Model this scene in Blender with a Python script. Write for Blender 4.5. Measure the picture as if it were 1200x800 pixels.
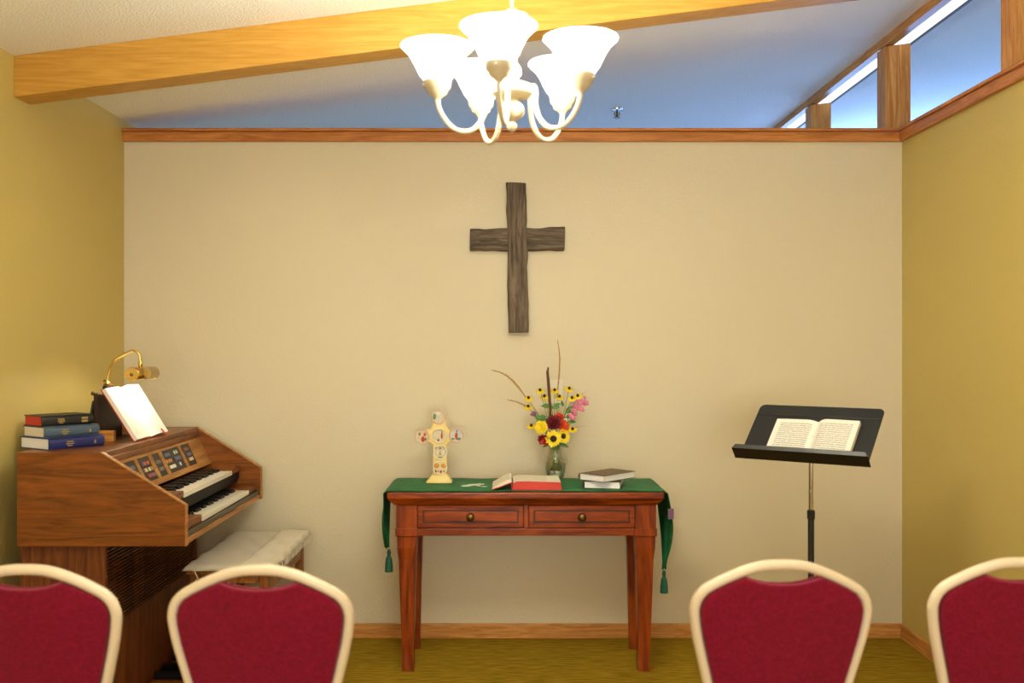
import bpy, math, random
from mathutils import Vector, Matrix, Euler
random.seed(7)
S = bpy.context.scene
for o in list(bpy.data.objects): bpy.data.objects.remove(o)
COL = S.collection
PI = math.pi
# ------------------------------------------------------------------ camera
F, CX, CY, H = 1167.0, 592.0, 404.0, 1.39      # focal length and vanishing point in photo pixels, eye height
cd = bpy.data.cameras.new('camera'); cam = bpy.data.objects.new('camera', cd); COL.objects.link(cam)
cam.location = (0, 0, H); cam.rotation_euler = (PI/2, 0, 0)
cd.sensor_width = 36; cd.lens = 36*F/1200; cd.shift_x = (600-CX)/1200; cd.shift_y = (CY-400)/1200
cd.dof.use_dof = True; cd.dof.focus_distance = 4.4; cd.dof.aperture_fstop = 2.8
S.camera = cam
# ------------------------------------------------------------------ world, daylight, exposure
S.view_settings.view_transform = 'Standard'; S.view_settings.look = 'None'
S.view_settings.gamma = 1; S.view_settings.use_curve_mapping = False
S.view_settings.exposure = 0.0
W = bpy.data.worlds.new('world'); S.world = W; W.use_nodes = True
W.node_tree.nodes['Background'].inputs[0].default_value = (.45, .62, 1, 1)
W.node_tree.nodes['Background'].inputs[1].default_value = .5
def area(name, loc, rot, sx, sy, e, col):
    l = bpy.data.lights.new(name, 'AREA'); l.shape = 'RECTANGLE'; l.size = sx; l.size_y = sy; l.energy = e; l.color = col
    o = bpy.data.objects.new(name, l); COL.objects.link(o); o.location = loc; o.rotation_euler = rot
    return o
YN_ = -2.4
DAY = (.25, .47, 1)
area('daylight_far_window', (1.2, 7.75, 1.3), (-PI/2, 0, 0), 5.0, 1.5, 58, DAY)        # daylight in the window of the room beyond
area('added_hall_daylight', (5.9, 4.0, 1.6), (PI/2, 0, PI/2), 6.0, 1.9, 85, DAY)     # cool lamp added for the hall-side ceiling; the hall wall has no window
area('added_rear_fill', (.2, YN_-.02, 1.35), (PI/2, 0, 0), 2.6, 1.5, 115, (1, .97, .90))     # soft fill lamp added behind the viewer, set in an invented window
area('added_high_daylight', (3.7, 7.75, 2.52), (-PI/2, 0, 0), 3.2, .6, 60, DAY)             # lamp added for high bluish spill; the wall behind it is solid
LAMP = (1, .965, .79)
BULB_W = 29.0

# ------------------------------------------------------------------ helpers
def lin(c): return tuple(((v/255)/12.92 if v/255 <= .04045 else ((v/255+.055)/1.055)**2.4) for v in c)
def P(px, py, d): return Vector(((px-CX)*d/F, d, H-(py-CY)*d/F))
class G:
    def __init__(s): s.v = []; s.f = []
    def add(s, vs, fs):
        n = len(s.v); s.v += [Vector(v) for v in vs]; s.f += [tuple(i+n for i in f) for f in fs]; return s
    def box(s, x0, x1, y0, y1, z0, z1):
        return s.add([(x0,y0,z0),(x1,y0,z0),(x1,y1,z0),(x0,y1,z0),(x0,y0,z1),(x1,y0,z1),(x1,y1,z1),(x0,y1,z1)],
                     [(0,3,2,1),(4,5,6,7),(0,1,5,4),(1,2,6,5),(2,3,7,6),(3,0,4,7)])
    def hexa(s, b, t):                      # two matching quads (bottom, top)
        return s.add(list(b)+list(t), [(0,3,2,1),(4,5,6,7),(0,1,5,4),(1,2,6,5),(2,3,7,6),(3,0,4,7)])
    def prism(s, poly, a, b, ax='y'):       # polygon extruded along an axis
        n = len(poly)
        m = {'y': lambda p, t: (p[0], t, p[1]), 'x': lambda p, t: (t, p[0], p[1]), 'z': lambda p, t: (p[0], p[1], t)}[ax]
        vs = [m(p, a) for p in poly]+[m(p, b) for p in poly]
        fs = [tuple(range(n))[::-1], tuple(range(n, 2*n))]+[(i, (i+1)%n, n+(i+1)%n, n+i) for i in range(n)]
        return s.add(vs, fs)
    def tube(s, pts, r, k=8, caps=True, closed=False, flat=1.0, up=None):
        pts = [Vector(p) for p in pts]; n = len(pts); rs = r if isinstance(r, (list, tuple)) else [r]*n
        vs = []; nrm = None
        for i, p in enumerate(pts):
            a = pts[i-1] if (i or closed) else p; b = pts[(i+1) % n] if (i < n-1 or closed) else p
            t = (b-a).normalized()
            if up is not None: nrm = (Vector(up)-t*t.dot(Vector(up))).normalized()
            elif nrm is None:
                h = Vector((0,0,1)) if abs(t.z) < .9 else Vector((1,0,0)); nrm = (h-t*t.dot(h)).normalized()
            else: nrm = (nrm-t*t.dot(nrm)).normalized()
            bn = t.cross(nrm)
            for j in range(k):
                q = 2*PI*j/k; vs.append(p+nrm*math.cos(q)*rs[i]*flat+bn*math.sin(q)*rs[i])
        m = n if closed else n-1
        fs = [(i*k+j, i*k+(j+1)%k, ((i+1)%n)*k+(j+1)%k, ((i+1)%n)*k+j) for i in range(m) for j in range(k)]
        if caps and not closed: fs += [tuple(range(k))[::-1], tuple(range((n-1)*k, n*k))]
        return s.add(vs, fs)
    def lathe(s, prof, k=20, c=(0,0,0), M=None):
        n = len(prof); vs = []
        for r, z in prof:
            for j in range(k):
                q = 2*PI*j/k; p = Vector((r*math.cos(q), r*math.sin(q), z))
                vs.append((M @ p if M else p)+Vector(c))
        fs = [(i*k+j, i*k+(j+1)%k, (i+1)*k+(j+1)%k, (i+1)*k+j) for i in range(n-1) for j in range(k)]
        return s.add(vs, fs)
    def ball(s, c, r, k=10, sx=1, sy=1, sz=1):
        pr = [(max(.0001, math.sin(PI*i/7)), -math.cos(PI*i/7)) for i in range(8)]
        return s.lathe(pr, k, c, Matrix.Diagonal((r*sx, r*sy, r*sz)))
    def grid(s, fn, nu, nv, wrap=False):
        vs = [fn(i/nu, j/nv) for i in range(nu+1) for j in range(nv+1)]
        return s.add(vs, [(i*(nv+1)+j, (i+1)*(nv+1)+j, (i+1)*(nv+1)+j+1, i*(nv+1)+j+1) for i in range(nu) for j in range(nv)])
    def mesh(s, name, mat, smooth=None, off=(0,0,0)):
        me = bpy.data.meshes.new(name); o = Vector(off)
        me.from_pydata([tuple(v-o) for v in s.v], [], s.f); me.validate(); me.update()
        import bmesh
        bm = bmesh.new(); bm.from_mesh(me); bmesh.ops.recalc_face_normals(bm, faces=bm.faces); bm.to_mesh(me); bm.free()
        me.materials.append(mat)
        if smooth:
            me.shade_smooth(); me.set_sharp_from_angle(angle=math.radians(smooth if smooth is not True else 180))
        return me
def smooth_path(pts, n=5):                      # Catmull-Rom through the points
    pts = [Vector(p) for p in pts]; out = []
    for i in range(len(pts)-1):
        a, b, c, d = pts[max(0, i-1)], pts[i], pts[i+1], pts[min(len(pts)-1, i+2)]
        for k in range(n):
            t = k/n; out.append(.5*((2*b)+(c-a)*t+(2*a-5*b+4*c-d)*t*t+(3*b-a-3*c+d)*t*t*t))
    return out+[pts[-1]]
ORG = Vector((0,0,0))
def thing(name, label, cat, loc=(0,0,0), rot=(0,0,0), group=None, world=True):
    global ORG
    o = bpy.data.objects.new(name, None); COL.objects.link(o); o.empty_display_size = .05
    o.location = loc; o.rotation_euler = rot; o['label'] = label; o['category'] = cat
    if group: o['group'] = group
    ORG = Vector(loc) if world else Vector((0,0,0))
    return o
def part(g, name, mat, parent=None, smooth=None, bevel=0, solid=0, sub=0, label=None):
    me = g.mesh(name, mat, smooth, ORG if parent is not None else (0,0,0))
    o = bpy.data.objects.new(name, me); COL.objects.link(o); o.parent = parent
    if solid: m = o.modifiers.new('s', 'SOLIDIFY'); m.thickness = solid; m.offset = 0
    if sub: m = o.modifiers.new('u', 'SUBSURF'); m.levels = m.render_levels = sub
    if bevel:
        m = o.modifiers.new('b', 'BEVEL'); m.width = bevel; m.segments = 2; m.limit_method = 'ANGLE'; m.angle_limit = .6
    if label: o['label'] = label
    return o
def piece(me, name, parent, loc, rot=(0,0,0)):          # a piece that shares mesh data
    o = bpy.data.objects.new(name, me); COL.objects.link(o); o.parent = parent; o.location = loc; o.rotation_euler = rot
    return o
def solo(g, name, mat, label, cat, loc=(0,0,0), rot=(0,0,0), group=None, **k):
    global ORG
    ORG = Vector((0,0,0)); o = part(g, name, mat, None, **k); o.location = loc; o.rotation_euler = rot
    o['label'] = label; o['category'] = cat
    if group: o['group'] = group
    return o
def wsolo(g, name, mat, label, cat, base, group=None, **k):   # built in world coordinates, origin moved to its base
    me_off = Vector(base); g.v = [v-me_off for v in g.v]
    return solo(g, name, mat, label, cat, loc=base, group=group, **k)
def struct(g, name, mat, parent=None, label=None, **k):
    global ORG
    ORG = Vector((0,0,0)); o = part(g, name, mat, parent, **k)
    if parent is None: o['kind'] = 'structure'
    if label: o['label'] = label
    return o
def copy_tree(o, parent=None):
    c = o.copy(); COL.objects.link(c); c.parent = parent
    for ch in o.children: copy_tree(ch, c)
    return c

# ------------------------------------------------------------------ materials
MATS = {}
def M(name, col, rough=.5, metal=0, noise=None, col2=None, bump=None, emit=None, spec=.5, stretch=(1,1,1), sheen=0, coat=0):
    if name in MATS: return MATS[name]
    m = bpy.data.materials.new(name); m.use_nodes = True; nt = m.node_tree; b = nt.nodes['Principled BSDF']; MATS[name] = m
    b.inputs['Base Color'].default_value = (*lin(col), 1); b.inputs['Roughness'].default_value = rough
    b.inputs['Metallic'].default_value = metal; b.inputs['Specular IOR Level'].default_value = spec
    b.inputs['Sheen Weight'].default_value = sheen; b.inputs['Coat Weight'].default_value = coat; b.inputs['Coat Roughness'].default_value = .15
    if emit: b.inputs['Emission Color'].default_value = (*emit[0], 1); b.inputs['Emission Strength'].default_value = emit[1]
    if noise or bump:
        tc = nt.nodes.new('ShaderNodeTexCoord'); mp = nt.nodes.new('ShaderNodeMapping'); mp.inputs['Scale'].default_value = stretch
        nt.links.new(tc.outputs['Object'], mp.inputs[0])
    if noise:
        n = nt.nodes.new('ShaderNodeTexNoise'); n.inputs['Scale'].default_value = noise; n.inputs['Detail'].default_value = 6
        r = nt.nodes.new('ShaderNodeValToRGB'); r.color_ramp.elements[0].position = .3; r.color_ramp.elements[1].position = .7
        r.color_ramp.elements[0].color = (*lin(col), 1); r.color_ramp.elements[1].color = (*lin(col2 or col), 1)
        nt.links.new(mp.outputs[0], n.inputs['Vector']); nt.links.new(n.outputs[0], r.inputs[0]); nt.links.new(r.outputs[0], b.inputs['Base Color'])
    if bump:
        n2 = nt.nodes.new('ShaderNodeTexNoise'); n2.inputs['Scale'].default_value = bump[0]; n2.inputs['Detail'].default_value = 3
        bp = nt.nodes.new('ShaderNodeBump'); bp.inputs['Strength'].default_value = bump[1]; bp.inputs['Distance'].default_value = bump[2] if len(bump) > 2 else .004
        nt.links.new(mp.outputs[0], n2.inputs['Vector']); nt.links.new(n2.outputs[0], bp.inputs['Height']); nt.links.new(bp.outputs[0], b.inputs['Normal'])
    return m
def wood(name, dark, light, axis='x', rough=.4, across=14, ring=3.0, coat=0, dist=2.0):
    if name in MATS: return MATS[name]
    m = bpy.data.materials.new(name); m.use_nodes = True; nt = m.node_tree; b = nt.nodes['Principled BSDF']; MATS[name] = m
    tc = nt.nodes.new('ShaderNodeTexCoord'); mp = nt.nodes.new('ShaderNodeMapping')
    sc = {'x': (1.1, across, across), 'y': (across, 1.1, across), 'z': (across, across, 1.1)}[axis]
    mp.inputs['Scale'].default_value = sc; nt.links.new(tc.outputs['Object'], mp.inputs[0])
    n = nt.nodes.new('ShaderNodeTexNoise'); n.inputs['Scale'].default_value = ring; n.inputs['Detail'].default_value = 8; n.inputs['Distortion'].default_value = dist
    nf = nt.nodes.new('ShaderNodeTexNoise'); nf.inputs['Scale'].default_value = ring*9; nf.inputs['Detail'].default_value = 3
    nt.links.new(mp.outputs[0], n.inputs['Vector']); nt.links.new(mp.outputs[0], nf.inputs['Vector'])
    mx = nt.nodes.new('ShaderNodeMath'); mx.operation = 'MULTIPLY_ADD'; mx.inputs[1].default_value = .3
    nt.links.new(nf.outputs[0], mx.inputs[0]); nt.links.new(n.outputs[0], mx.inputs[2])
    r = nt.nodes.new('ShaderNodeValToRGB'); r.color_ramp.elements[0].position = .5; r.color_ramp.elements[1].position = .82
    r.color_ramp.elements[0].color = (*lin(dark), 1); r.color_ramp.elements[1].color = (*lin(light), 1)
    nt.links.new(mx.outputs[0], r.inputs[0]); nt.links.new(r.outputs[0], b.inputs['Base Color'])
    b.inputs['Roughness'].default_value = rough; b.inputs['Coat Weight'].default_value = coat; b.inputs['Coat Roughness'].default_value = .2; b.inputs['Specular IOR Level'].default_value = .3
    bp = nt.nodes.new('ShaderNodeBump'); bp.inputs['Strength'].default_value = .08; bp.inputs['Distance'].default_value = .002
    nt.links.new(mx.outputs[0], bp.inputs['Height']); nt.links.new(bp.outputs[0], b.inputs['Normal'])
    return m
def glassy(name, tint, gloss=.12):
    m = bpy.data.materials.new(name); m.use_nodes = True; nt = m.node_tree; nt.nodes.remove(nt.nodes['Principled BSDF'])
    t = nt.nodes.new('ShaderNodeBsdfTransparent'); t.inputs[0].default_value = (*tint, 1)
    g = nt.nodes.new('ShaderNodeBsdfGlossy'); g.inputs['Roughness'].default_value = .12
    lw = nt.nodes.new('ShaderNodeLayerWeight'); lw.inputs[0].default_value = .4
    ma = nt.nodes.new('ShaderNodeMath'); ma.operation = 'MULTIPLY_ADD'; ma.inputs[1].default_value = .6; ma.inputs[2].default_value = gloss*.4
    nt.links.new(lw.outputs['Facing'], ma.inputs[0])
    mx = nt.nodes.new('ShaderNodeMixShader'); nt.links.new(ma.outputs[0], mx.inputs[0])
    nt.links.new(t.outputs[0], mx.inputs[1]); nt.links.new(g.outputs[0], mx.inputs[2])
    nt.links.new(mx.outputs[0], nt.nodes['Material Output'].inputs[0]); return m
def printed(name, paper, ink, pitch, x0, x1, y0, y1, fill=.5, word=60, dens=.5):   # page with lines of small print, in object coordinates
    m = bpy.data.materials.new(name); m.use_nodes = True; nt = m.node_tree; b = nt.nodes['Principled BSDF']
    b.inputs['Roughness'].default_value = .7
    tc = nt.nodes.new('ShaderNodeTexCoord'); sp = nt.nodes.new('ShaderNodeSeparateXYZ'); nt.links.new(tc.outputs['Object'], sp.inputs[0])
    def mth(op, a, bb):
        n = nt.nodes.new('ShaderNodeMath'); n.operation = op
        for i, q in enumerate((a, bb)):
            if q is None: continue
            if isinstance(q, (int, float)): n.inputs[i].default_value = q
            else: nt.links.new(q, n.inputs[i])
        return n.outputs[0]
    ax = mth('ABSOLUTE', sp.outputs[0], None)
    ln = mth('LESS_THAN', mth('FRACT', mth('DIVIDE', mth('ADD', sp.outputs[1], 1.0), pitch), None), fill)
    mp = nt.nodes.new('ShaderNodeMapping'); mp.inputs['Scale'].default_value = (word, 1/pitch, 1); nt.links.new(tc.outputs['Object'], mp.inputs[0])
    n = nt.nodes.new('ShaderNodeTexNoise'); n.inputs['Scale'].default_value = 2.2; nt.links.new(mp.outputs[0], n.inputs['Vector'])
    wd = mth('GREATER_THAN', n.outputs[0], dens)
    msk = mth('MULTIPLY', mth('MULTIPLY', mth('GREATER_THAN', ax, x0), mth('LESS_THAN', ax, x1)), mth('MULTIPLY', mth('GREATER_THAN', sp.outputs[1], y0), mth('LESS_THAN', sp.outputs[1], y1)))
    k = mth('MULTIPLY', mth('MULTIPLY', ln, wd), msk)
    mx = nt.nodes.new('ShaderNodeMix'); mx.data_type = 'RGBA'; mx.inputs[6].default_value = (*lin(paper), 1); mx.inputs[7].default_value = (*lin(ink), 1)
    nt.links.new(k, mx.inputs[0]); nt.links.new(mx.outputs[2], b.inputs['Base Color']); return m

m_wall = M('beige_paint', (220,208,176), .5, bump=(150, .45, .004))
m_gold = M('olive_gold_paint', (204,182,104), .5, bump=(150, .45, .004))
m_ceil = M('sprayed_ceiling', (250,248,242), .9, bump=(120, .6, .012))
m_hall = M('hall_paint', (205,205,205), .8)
m_carpet = M('olive_carpet', (124,98,10), .95, noise=9, col2=(172,140,36), bump=(260, .5, .006), stretch=(1.2, 9, 9), spec=.1)
m_oak_x = wood('oak_along_x', (176,112,48), (216,158,86), 'x', .42, 16, 2.5)
m_oak_y = wood('oak_along_y', (176,112,48), (216,158,86), 'y', .42, 16, 2.5)
m_oak_z = wood('oak_along_z', (176,112,48), (216,158,86), 'z', .42, 16, 2.5)
m_beam = wood('beam_oak', (184,134,48), (204,154,68), 'x', .45, 22, 2.0, coat=.05)
m_trim_x = wood('stained_oak_x', (166,98,42), (206,138,72), 'x', .4, 16, 2.5)
m_trim_y = wood('stained_oak_y', (166,98,42), (206,138,72), 'y', .4, 16, 2.5)
m_walx = wood('walnut_x', (98,52,10), (136,76,20), 'x', .38, 11, 2.0, coat=.1, dist=3)
m_waly = wood('walnut_y', (98,52,10), (136,76,20), 'y', .38, 11, 2.0, coat=.1, dist=3)
m_walz = wood('walnut_z', (84,42,16), (128,70,32), 'z', .4, 11, 2.0)
m_tan = wood('tan_banding', (150,100,46), (186,132,70), 'y', .45, 12, 2)
m_chx = wood('cherry_x', (98,34,4), (158,70,14), 'x', .34, 9, 1.6, coat=0)
m_chz = wood('cherry_z', (98,34,4), (154,68,14), 'z', .34, 9, 1.6, coat=0)
m_groove = M('dark_glaze', (40,14,8), .5)
m_black = M('black_plastic', (12,11,11), .5, spec=.2)
m_blackm = M('black_powder_coat', (24,25,24), .45, bump=(400, .1, .001))
m_ivory = M('ivory_key', (236,230,214), .3)
m_ebony = M('ebony_key', (12,12,13), .25)
m_steel = M('chrome', (200,196,188), .18, 1)
m_brass = M('polished_brass', (224,188,104), .2, 1)
m_brassd = M('antique_brass', (120,98,60), .35, 1)
m_cream = M('cream_enamel', (206,192,160), .4)
m_frame = M('cream_chair_enamel', (226,208,176), .35)
m_page = M('page_edges', (238,232,214), .8, noise=3, col2=(222,212,190), stretch=(1, 1, 400))
m_rededge = M('red_page_edges', (212,72,58), .7, noise=3, col2=(194,56,44), stretch=(1, 1, 300))
m_paper = M('blank_paper', (242,238,226), .75)

# ------------------------------------------------------------------ the setting
XL, XR, YB = -1.81, 1.885, 4.73
YN, YF, XO = -2.4, 7.8, 6.0
def zc(x): return 2.683+.126*x                      # underside of the sloping ceiling
struct(G().box(XL-.15, XO+.15, YN-.15, YF+.15, -.05, 0), 'floor', m_carpet)
g = G().hexa([(XL-.15,YN-.15,zc(XL-.15)),(XO+.15,YN-.15,zc(XO+.15)),(XO+.15,YF+.15,zc(XO+.15)),(XL-.15,YF+.15,zc(XL-.15))],
             [(XL-.15,YN-.15,zc(XL-.15)+.1),(XO+.15,YN-.15,zc(XO+.15)+.1),(XO+.15,YF+.15,zc(XO+.15)+.1),(XL-.15,YF+.15,zc(XL-.15)+.1)])
struct(g, 'ceiling', m_ceil)
def topped(x0, x1, y0, y1, z0=0):                  # wall piece that ends at the sloping ceiling
    return [(x0,y0,z0),(x1,y0,z0),(x1,y1,z0),(x0,y1,z0)], [(x0,y0,zc(x0)),(x1,y0,zc(x1)),(x1,y1,zc(x1)),(x0,y1,zc(x0))]
struct(G().hexa(*topped(XL-.15, XL, YN-.15, YF+.15)), 'wall_left', m_gold)
g = G().box(XL, XO, YN-.15, YN, 0, .6); g.hexa(*topped(XL, -1.1, YN-.15, YN, .6)); g.hexa(*topped(1.5, XO, YN-.15, YN, .6))
struct(g.hexa(*topped(-1.1, 1.5, YN-.15, YN, 2.1)), 'wall_rear', m_wall)
g = G().box(XL, XO, YF, YF+.15, 0, .5); g.hexa(*topped(XL, -1.3, YF, YF+.15, .5)); g.hexa(*topped(3.7, XO, YF, YF+.15, .5))
struct(g.hexa(*topped(-1.3, 3.7, YF, YF+.15, 2.1)), 'wall_far', m_hall)
struct(G().hexa(*topped(XO, XO+.15, YN-.15, YF+.15)), 'wall_hall', m_hall)
ZT = 2.365
struct(G().box(XL, XR+.13, YB, YB+.12, 0, ZT), 'wall_back', m_wall)
g = G().box(XR, XR+.13, YN, YB, 0, ZT)
g2 = G().box(XR, XR+.13, YB+.12, 7.6, 0, ZT)
struct(g, 'wall_right', m_gold); struct(g2, 'wall_right_beyond', m_hall)
# cap trim on the low walls: a thin cap over a flat apron board
t1 = struct(G().box(XL, XR+.0, YB-.022, YB-.0005, 2.352, 2.398), 'trim_1', m_trim_x, bevel=.003)
struct(G().box(XL, XR-.034, YB-.036, YB+.15, ZT+.034, ZT+.048), 'cap', m_trim_x, t1, bevel=.004)
t2 = struct(G().box(XR-.022, XR-.0005, YN, YB-.022, 2.352, 2.398), 'trim_2', m_trim_y, bevel=.003)
struct(G().box(XR-.034, XR+.155, YN, 7.6, ZT+.034, ZT+.048), 'cap', m_trim_y, t2, bevel=.004)
struct(G().box(XL, XR, YB-.014, YB-.0005, 0, .07), 'baseboard_back', m_oak_x, bevel=.004)
struct(G().box(XR-.014, XR-.0005, YN, YB-.014, 0, .07), 'baseboard_right', m_oak_y, bevel=.004)
struct(G().box(XL+.0005, XL+.014, YN, YB-.014, 0, .07), 'baseboard_left', m_oak_y, bevel=.004)
# header under the ceiling above the right wall, posts and the cross beam
struct(G().hexa([(XR,YN,zc(XR)-.045),(XR+.05,YN,zc(XR+.05)-.045),(XR+.05,7.6,zc(XR+.05)-.045),(XR,7.6,zc(XR)-.045)],
                [(XR,YN,zc(XR)),(XR+.05,YN,zc(XR+.05)),(XR+.05,7.6,zc(XR+.05)),(XR,7.6,zc(XR))]), 'trim_3', m_oak_y, label='oak header rail under the sloping ceiling')
PW = .125
for k, y in enumerate((1.22, 2.445, 3.675, 4.935, 6.14, 7.35)):
    struct(G().hexa([(XR,y,ZT+.048),(XR+PW,y,ZT+.048),(XR+PW,y+.115,ZT+.048),(XR,y+.115,ZT+.048)],
                    [(XR,y,zc(XR)-.05),(XR+PW,y,zc(XR+PW)-.05),(XR+PW,y+.115,zc(XR+PW)-.05),(XR,y+.115,zc(XR)-.05)]), 'trim_%d' % (5+k), m_oak_z,
           label='oak post standing on the right wall cap', bevel=.003)
BH = .152
struct(G().hexa([(XL,3.667,zc(XL)-BH),(XR+.1,3.667,zc(XR+.1)-BH),(XR+.1,3.79,zc(XR+.1)-BH),(XL,3.79,zc(XL)-BH)],
                [(XL,3.667,zc(XL)),(XR+.1,3.667,zc(XR+.1)),(XR+.1,3.79,zc(XR+.1)),(XL,3.79,zc(XL))]), 'trim_4', m_beam, label='long oak beam crossing the ceiling', bevel=.003)
# far window of the room beyond
wn = struct(G().box(-1.3, 3.7, YF+.02, YF+.08, .5, .54).box(-1.3, 3.7, YF+.02, YF+.08, 2.06, 2.1), 'window_1', m_oak_x)
for x in (-1.3, .35, 2.0, 3.66): struct(G().box(x, x+.04, YF+.02, YF+.08, .54, 2.06), 'mullion', m_oak_z, wn)
wn = struct(G().box(-1.1, 1.5, YN-.10, YN-.04, .6, .64).box(-1.1, 1.5, YN-.10, YN-.04, 2.06, 2.1), 'window_added_rear', m_oak_x)  # unseen rear window, added to frame the fill lamp
for x in (-1.1, .18, 1.46): struct(G().box(x, x+.04, YN-.10, YN-.04, .64, 2.06), 'mullion', m_oak_z, wn)
# ------------------------------------------------------------------ strip light above the right wall (hall side)
t = thing('strip_light', 'long bright strip light on the ceiling behind the oak header', 'light', (2.06, 4.5, zc(2.06)))
xa, xb = 1.945, 2.04
g = G().hexa([(xa,.2,zc(xa)-.03),(xb,.2,zc(xb)-.03),(xb,7.5,zc(xb)-.03),(xa,7.5,zc(xa)-.03)], [(xa,.2,zc(xa)),(xb,.2,zc(xb)),(xb,7.5,zc(xb)),(xa,7.5,zc(xa))])
part(g, 'diffuser', M('cool_diffuser', (255,255,255), .5, emit=((.74,.86,1), 1.2)), t)
xa, xb = 2.042, 2.050
part(G().hexa([(xa,.2,zc(xa)-.04),(xb,.2,zc(xb)-.04),(xb,7.5,zc(xb)-.04),(xa,7.5,zc(xa)-.04)], [(xa,.2,zc(xa)),(xb,.2,zc(xb)),(xb,7.5,zc(xb)),(xa,7.5,zc(xa))]), 'gasket', M('dark_gasket', (40,40,48), .6), t)
xa, xb = 2.052, 2.082
part(G().hexa([(xa,.2,zc(xa)-.035),(xb,.2,zc(xb)-.02),(xb,7.5,zc(xb)-.02),(xa,7.5,zc(xa)-.035)], [(xa,.2,zc(xa)),(xb,.2,zc(xb)),(xb,7.5,zc(xb)),(xa,7.5,zc(xa))]), 'housing', M('white_enamel', (240,240,240), .4), t)
# sprinkler head
p = P(723, 126, 5.8); zt = zc(p.x)
t = thing('ceiling_sprinkler', 'small metal sprinkler head on the blue-lit ceiling', 'sprinkler', (p.x, p.y, zt))
part(G().lathe([(.0005,0),(.035,0),(.033,-.008),(.012,-.012),(.0005,-.012)], 16, (p.x,p.y,zt)), 'escutcheon', m_steel, t, 40)
part(G().tube([(p.x,p.y,zt-.01),(p.x,p.y,zt-.045)], .006, 8).tube([(p.x-.012,p.y,zt-.02),(p.x-.014,p.y,zt-.035),(p.x,p.y,zt-.05),(p.x+.014,p.y,zt-.035),(p.x+.012,p.y,zt-.02)], .003, 6), 'frame', m_brassd, t, 40)
part(G().lathe([(.0005,-.052),(.02,-.05),(.02,-.053),(.0005,-.055)], 14, (p.x,p.y,zt)), 'deflector', m_brassd, t, 40)

# ------------------------------------------------------------------ chandelier
CD = 2.5; cx = (600-CX)*CD/F; CZ = 2.026
t = thing('chandelier', 'cream five-arm chandelier with glowing white bell glass shades', 'chandelier', (cx, CD, 1.93))
O = Vector((cx, CD, 0))
part(G().lathe([(.0005,2.20),(.012,2.2),(.012,2.10),(.022,2.085),(.024,2.07),(.014,2.055),(.03,2.048),(.05,2.04),(.053,2.02),(.045,2.012),(.016,2.008),(.018,2.0),(.03,1.985),(.031,1.97),(.018,1.955),(.008,1.95),(.013,1.94),(.011,1.93),(.0005,1.922)], 20, O), 'column', m_cream, t, 50)
part(G().lathe([(.0005,2.235),(.012,2.232),(.02,2.222),(.04,2.216),(.042,2.21),(.03,2.203),(.0005,2.2)], 20, O), 'dome_cap', m_cream, t, 50)
for i in range(9):                                   # chain links up to the ceiling
    z0 = 2.226+i*.05
    if z0 > zc(cx)-.04: break
    c = O+Vector((0,0,z0+.025)); ax = Vector((1,0,0)) if i % 2 else Vector((0,1,0))
    part(G().tube([c+ax*.011*math.cos(q)+Vector((0,0,.031))*math.sin(q) for q in [2*PI*j/14 for j in range(14)]], .0032, 6, closed=True), 'chain_link', m_cream, t, 60)
part(G().lathe([(.0005,zc(cx)),(.06,zc(cx)+.01),(.06,zc(cx)-.012),(.045,zc(cx)-.03),(.008,zc(cx)-.04),(.0005,zc(cx)-.042)], 20, O), 'canopy', m_cream, t, 50)
R0 = .1875
def lit_glass():
    m = bpy.data.materials.new('lit_frosted_glass'); m.use_nodes = True; nt = m.node_tree; nt.nodes.remove(nt.nodes['Principled BSDF'])
    tr = nt.nodes.new('ShaderNodeBsdfTransparent'); tl = nt.nodes.new('ShaderNodeBsdfTranslucent'); tl.inputs[0].default_value = (.95,.93,.9,1)
    em = nt.nodes.new('ShaderNodeEmission'); em.inputs[0].default_value = (*LAMP, 1); em.inputs[1].default_value = 5
    ad = nt.nodes.new('ShaderNodeAddShader'); nt.links.new(tl.outputs[0], ad.inputs[0]); nt.links.new(em.outputs[0], ad.inputs[1])
    mx = nt.nodes.new('ShaderNodeMixShader'); mx.inputs[0].default_value = .5; nt.links.new(tr.outputs[0], mx.inputs[1]); nt.links.new(ad.outputs[0], mx.inputs[2])
    nt.links.new(mx.outputs[0], nt.nodes['Material Output'].inputs[0]); return m
m_shade = lit_glass()
arm = G().tube(smooth_path([(.046,0,2.032),(.062,0,2.03),(.066,0,2.015),(.066,0,1.985),(.076,0,1.952),(.10,0,1.926),(.13,0,1.922),(.157,0,1.936),(.178,0,1.965),(.1865,0,1.99),(R0,0,2.012)]), .0062, 10)
cup = G().lathe([(.0005,2.0),(.008,2.0),(.014,2.008),(.024,2.014),(.026,2.024),(.032,2.028),(.034,2.046),(.031,2.048),(.0005,2.047)], 20, (R0,0,0))
SH = [(0.028, 2.046), (0.036, 2.052), (0.044, 2.062), (0.051, 2.075), (0.057, 2.088), (0.064, 2.101), (0.073, 2.113), (0.083, 2.123), (0.0905, 2.13), (0.09, 2.132), (0.08, 2.125), (0.07, 2.115), (0.061, 2.103), (0.054, 2.09), (0.048, 2.077), (0.041, 2.064), (0.033, 2.054), (0.025, 2.048)]
shd = G().lathe(SH, 28, (R0,0,0))
scr = G().ball((R0+.034,0,2.034), .003, 6)
mea, mec, mes, mew = (x.mesh(n, mm, 50, (0,0,0)) for x, n, mm in ((arm,'arm',m_cream),(cup,'shade_cup',m_cream),(shd,'glass_shade',m_shade),(scr,'thumb_screw',m_cream)))
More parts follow.
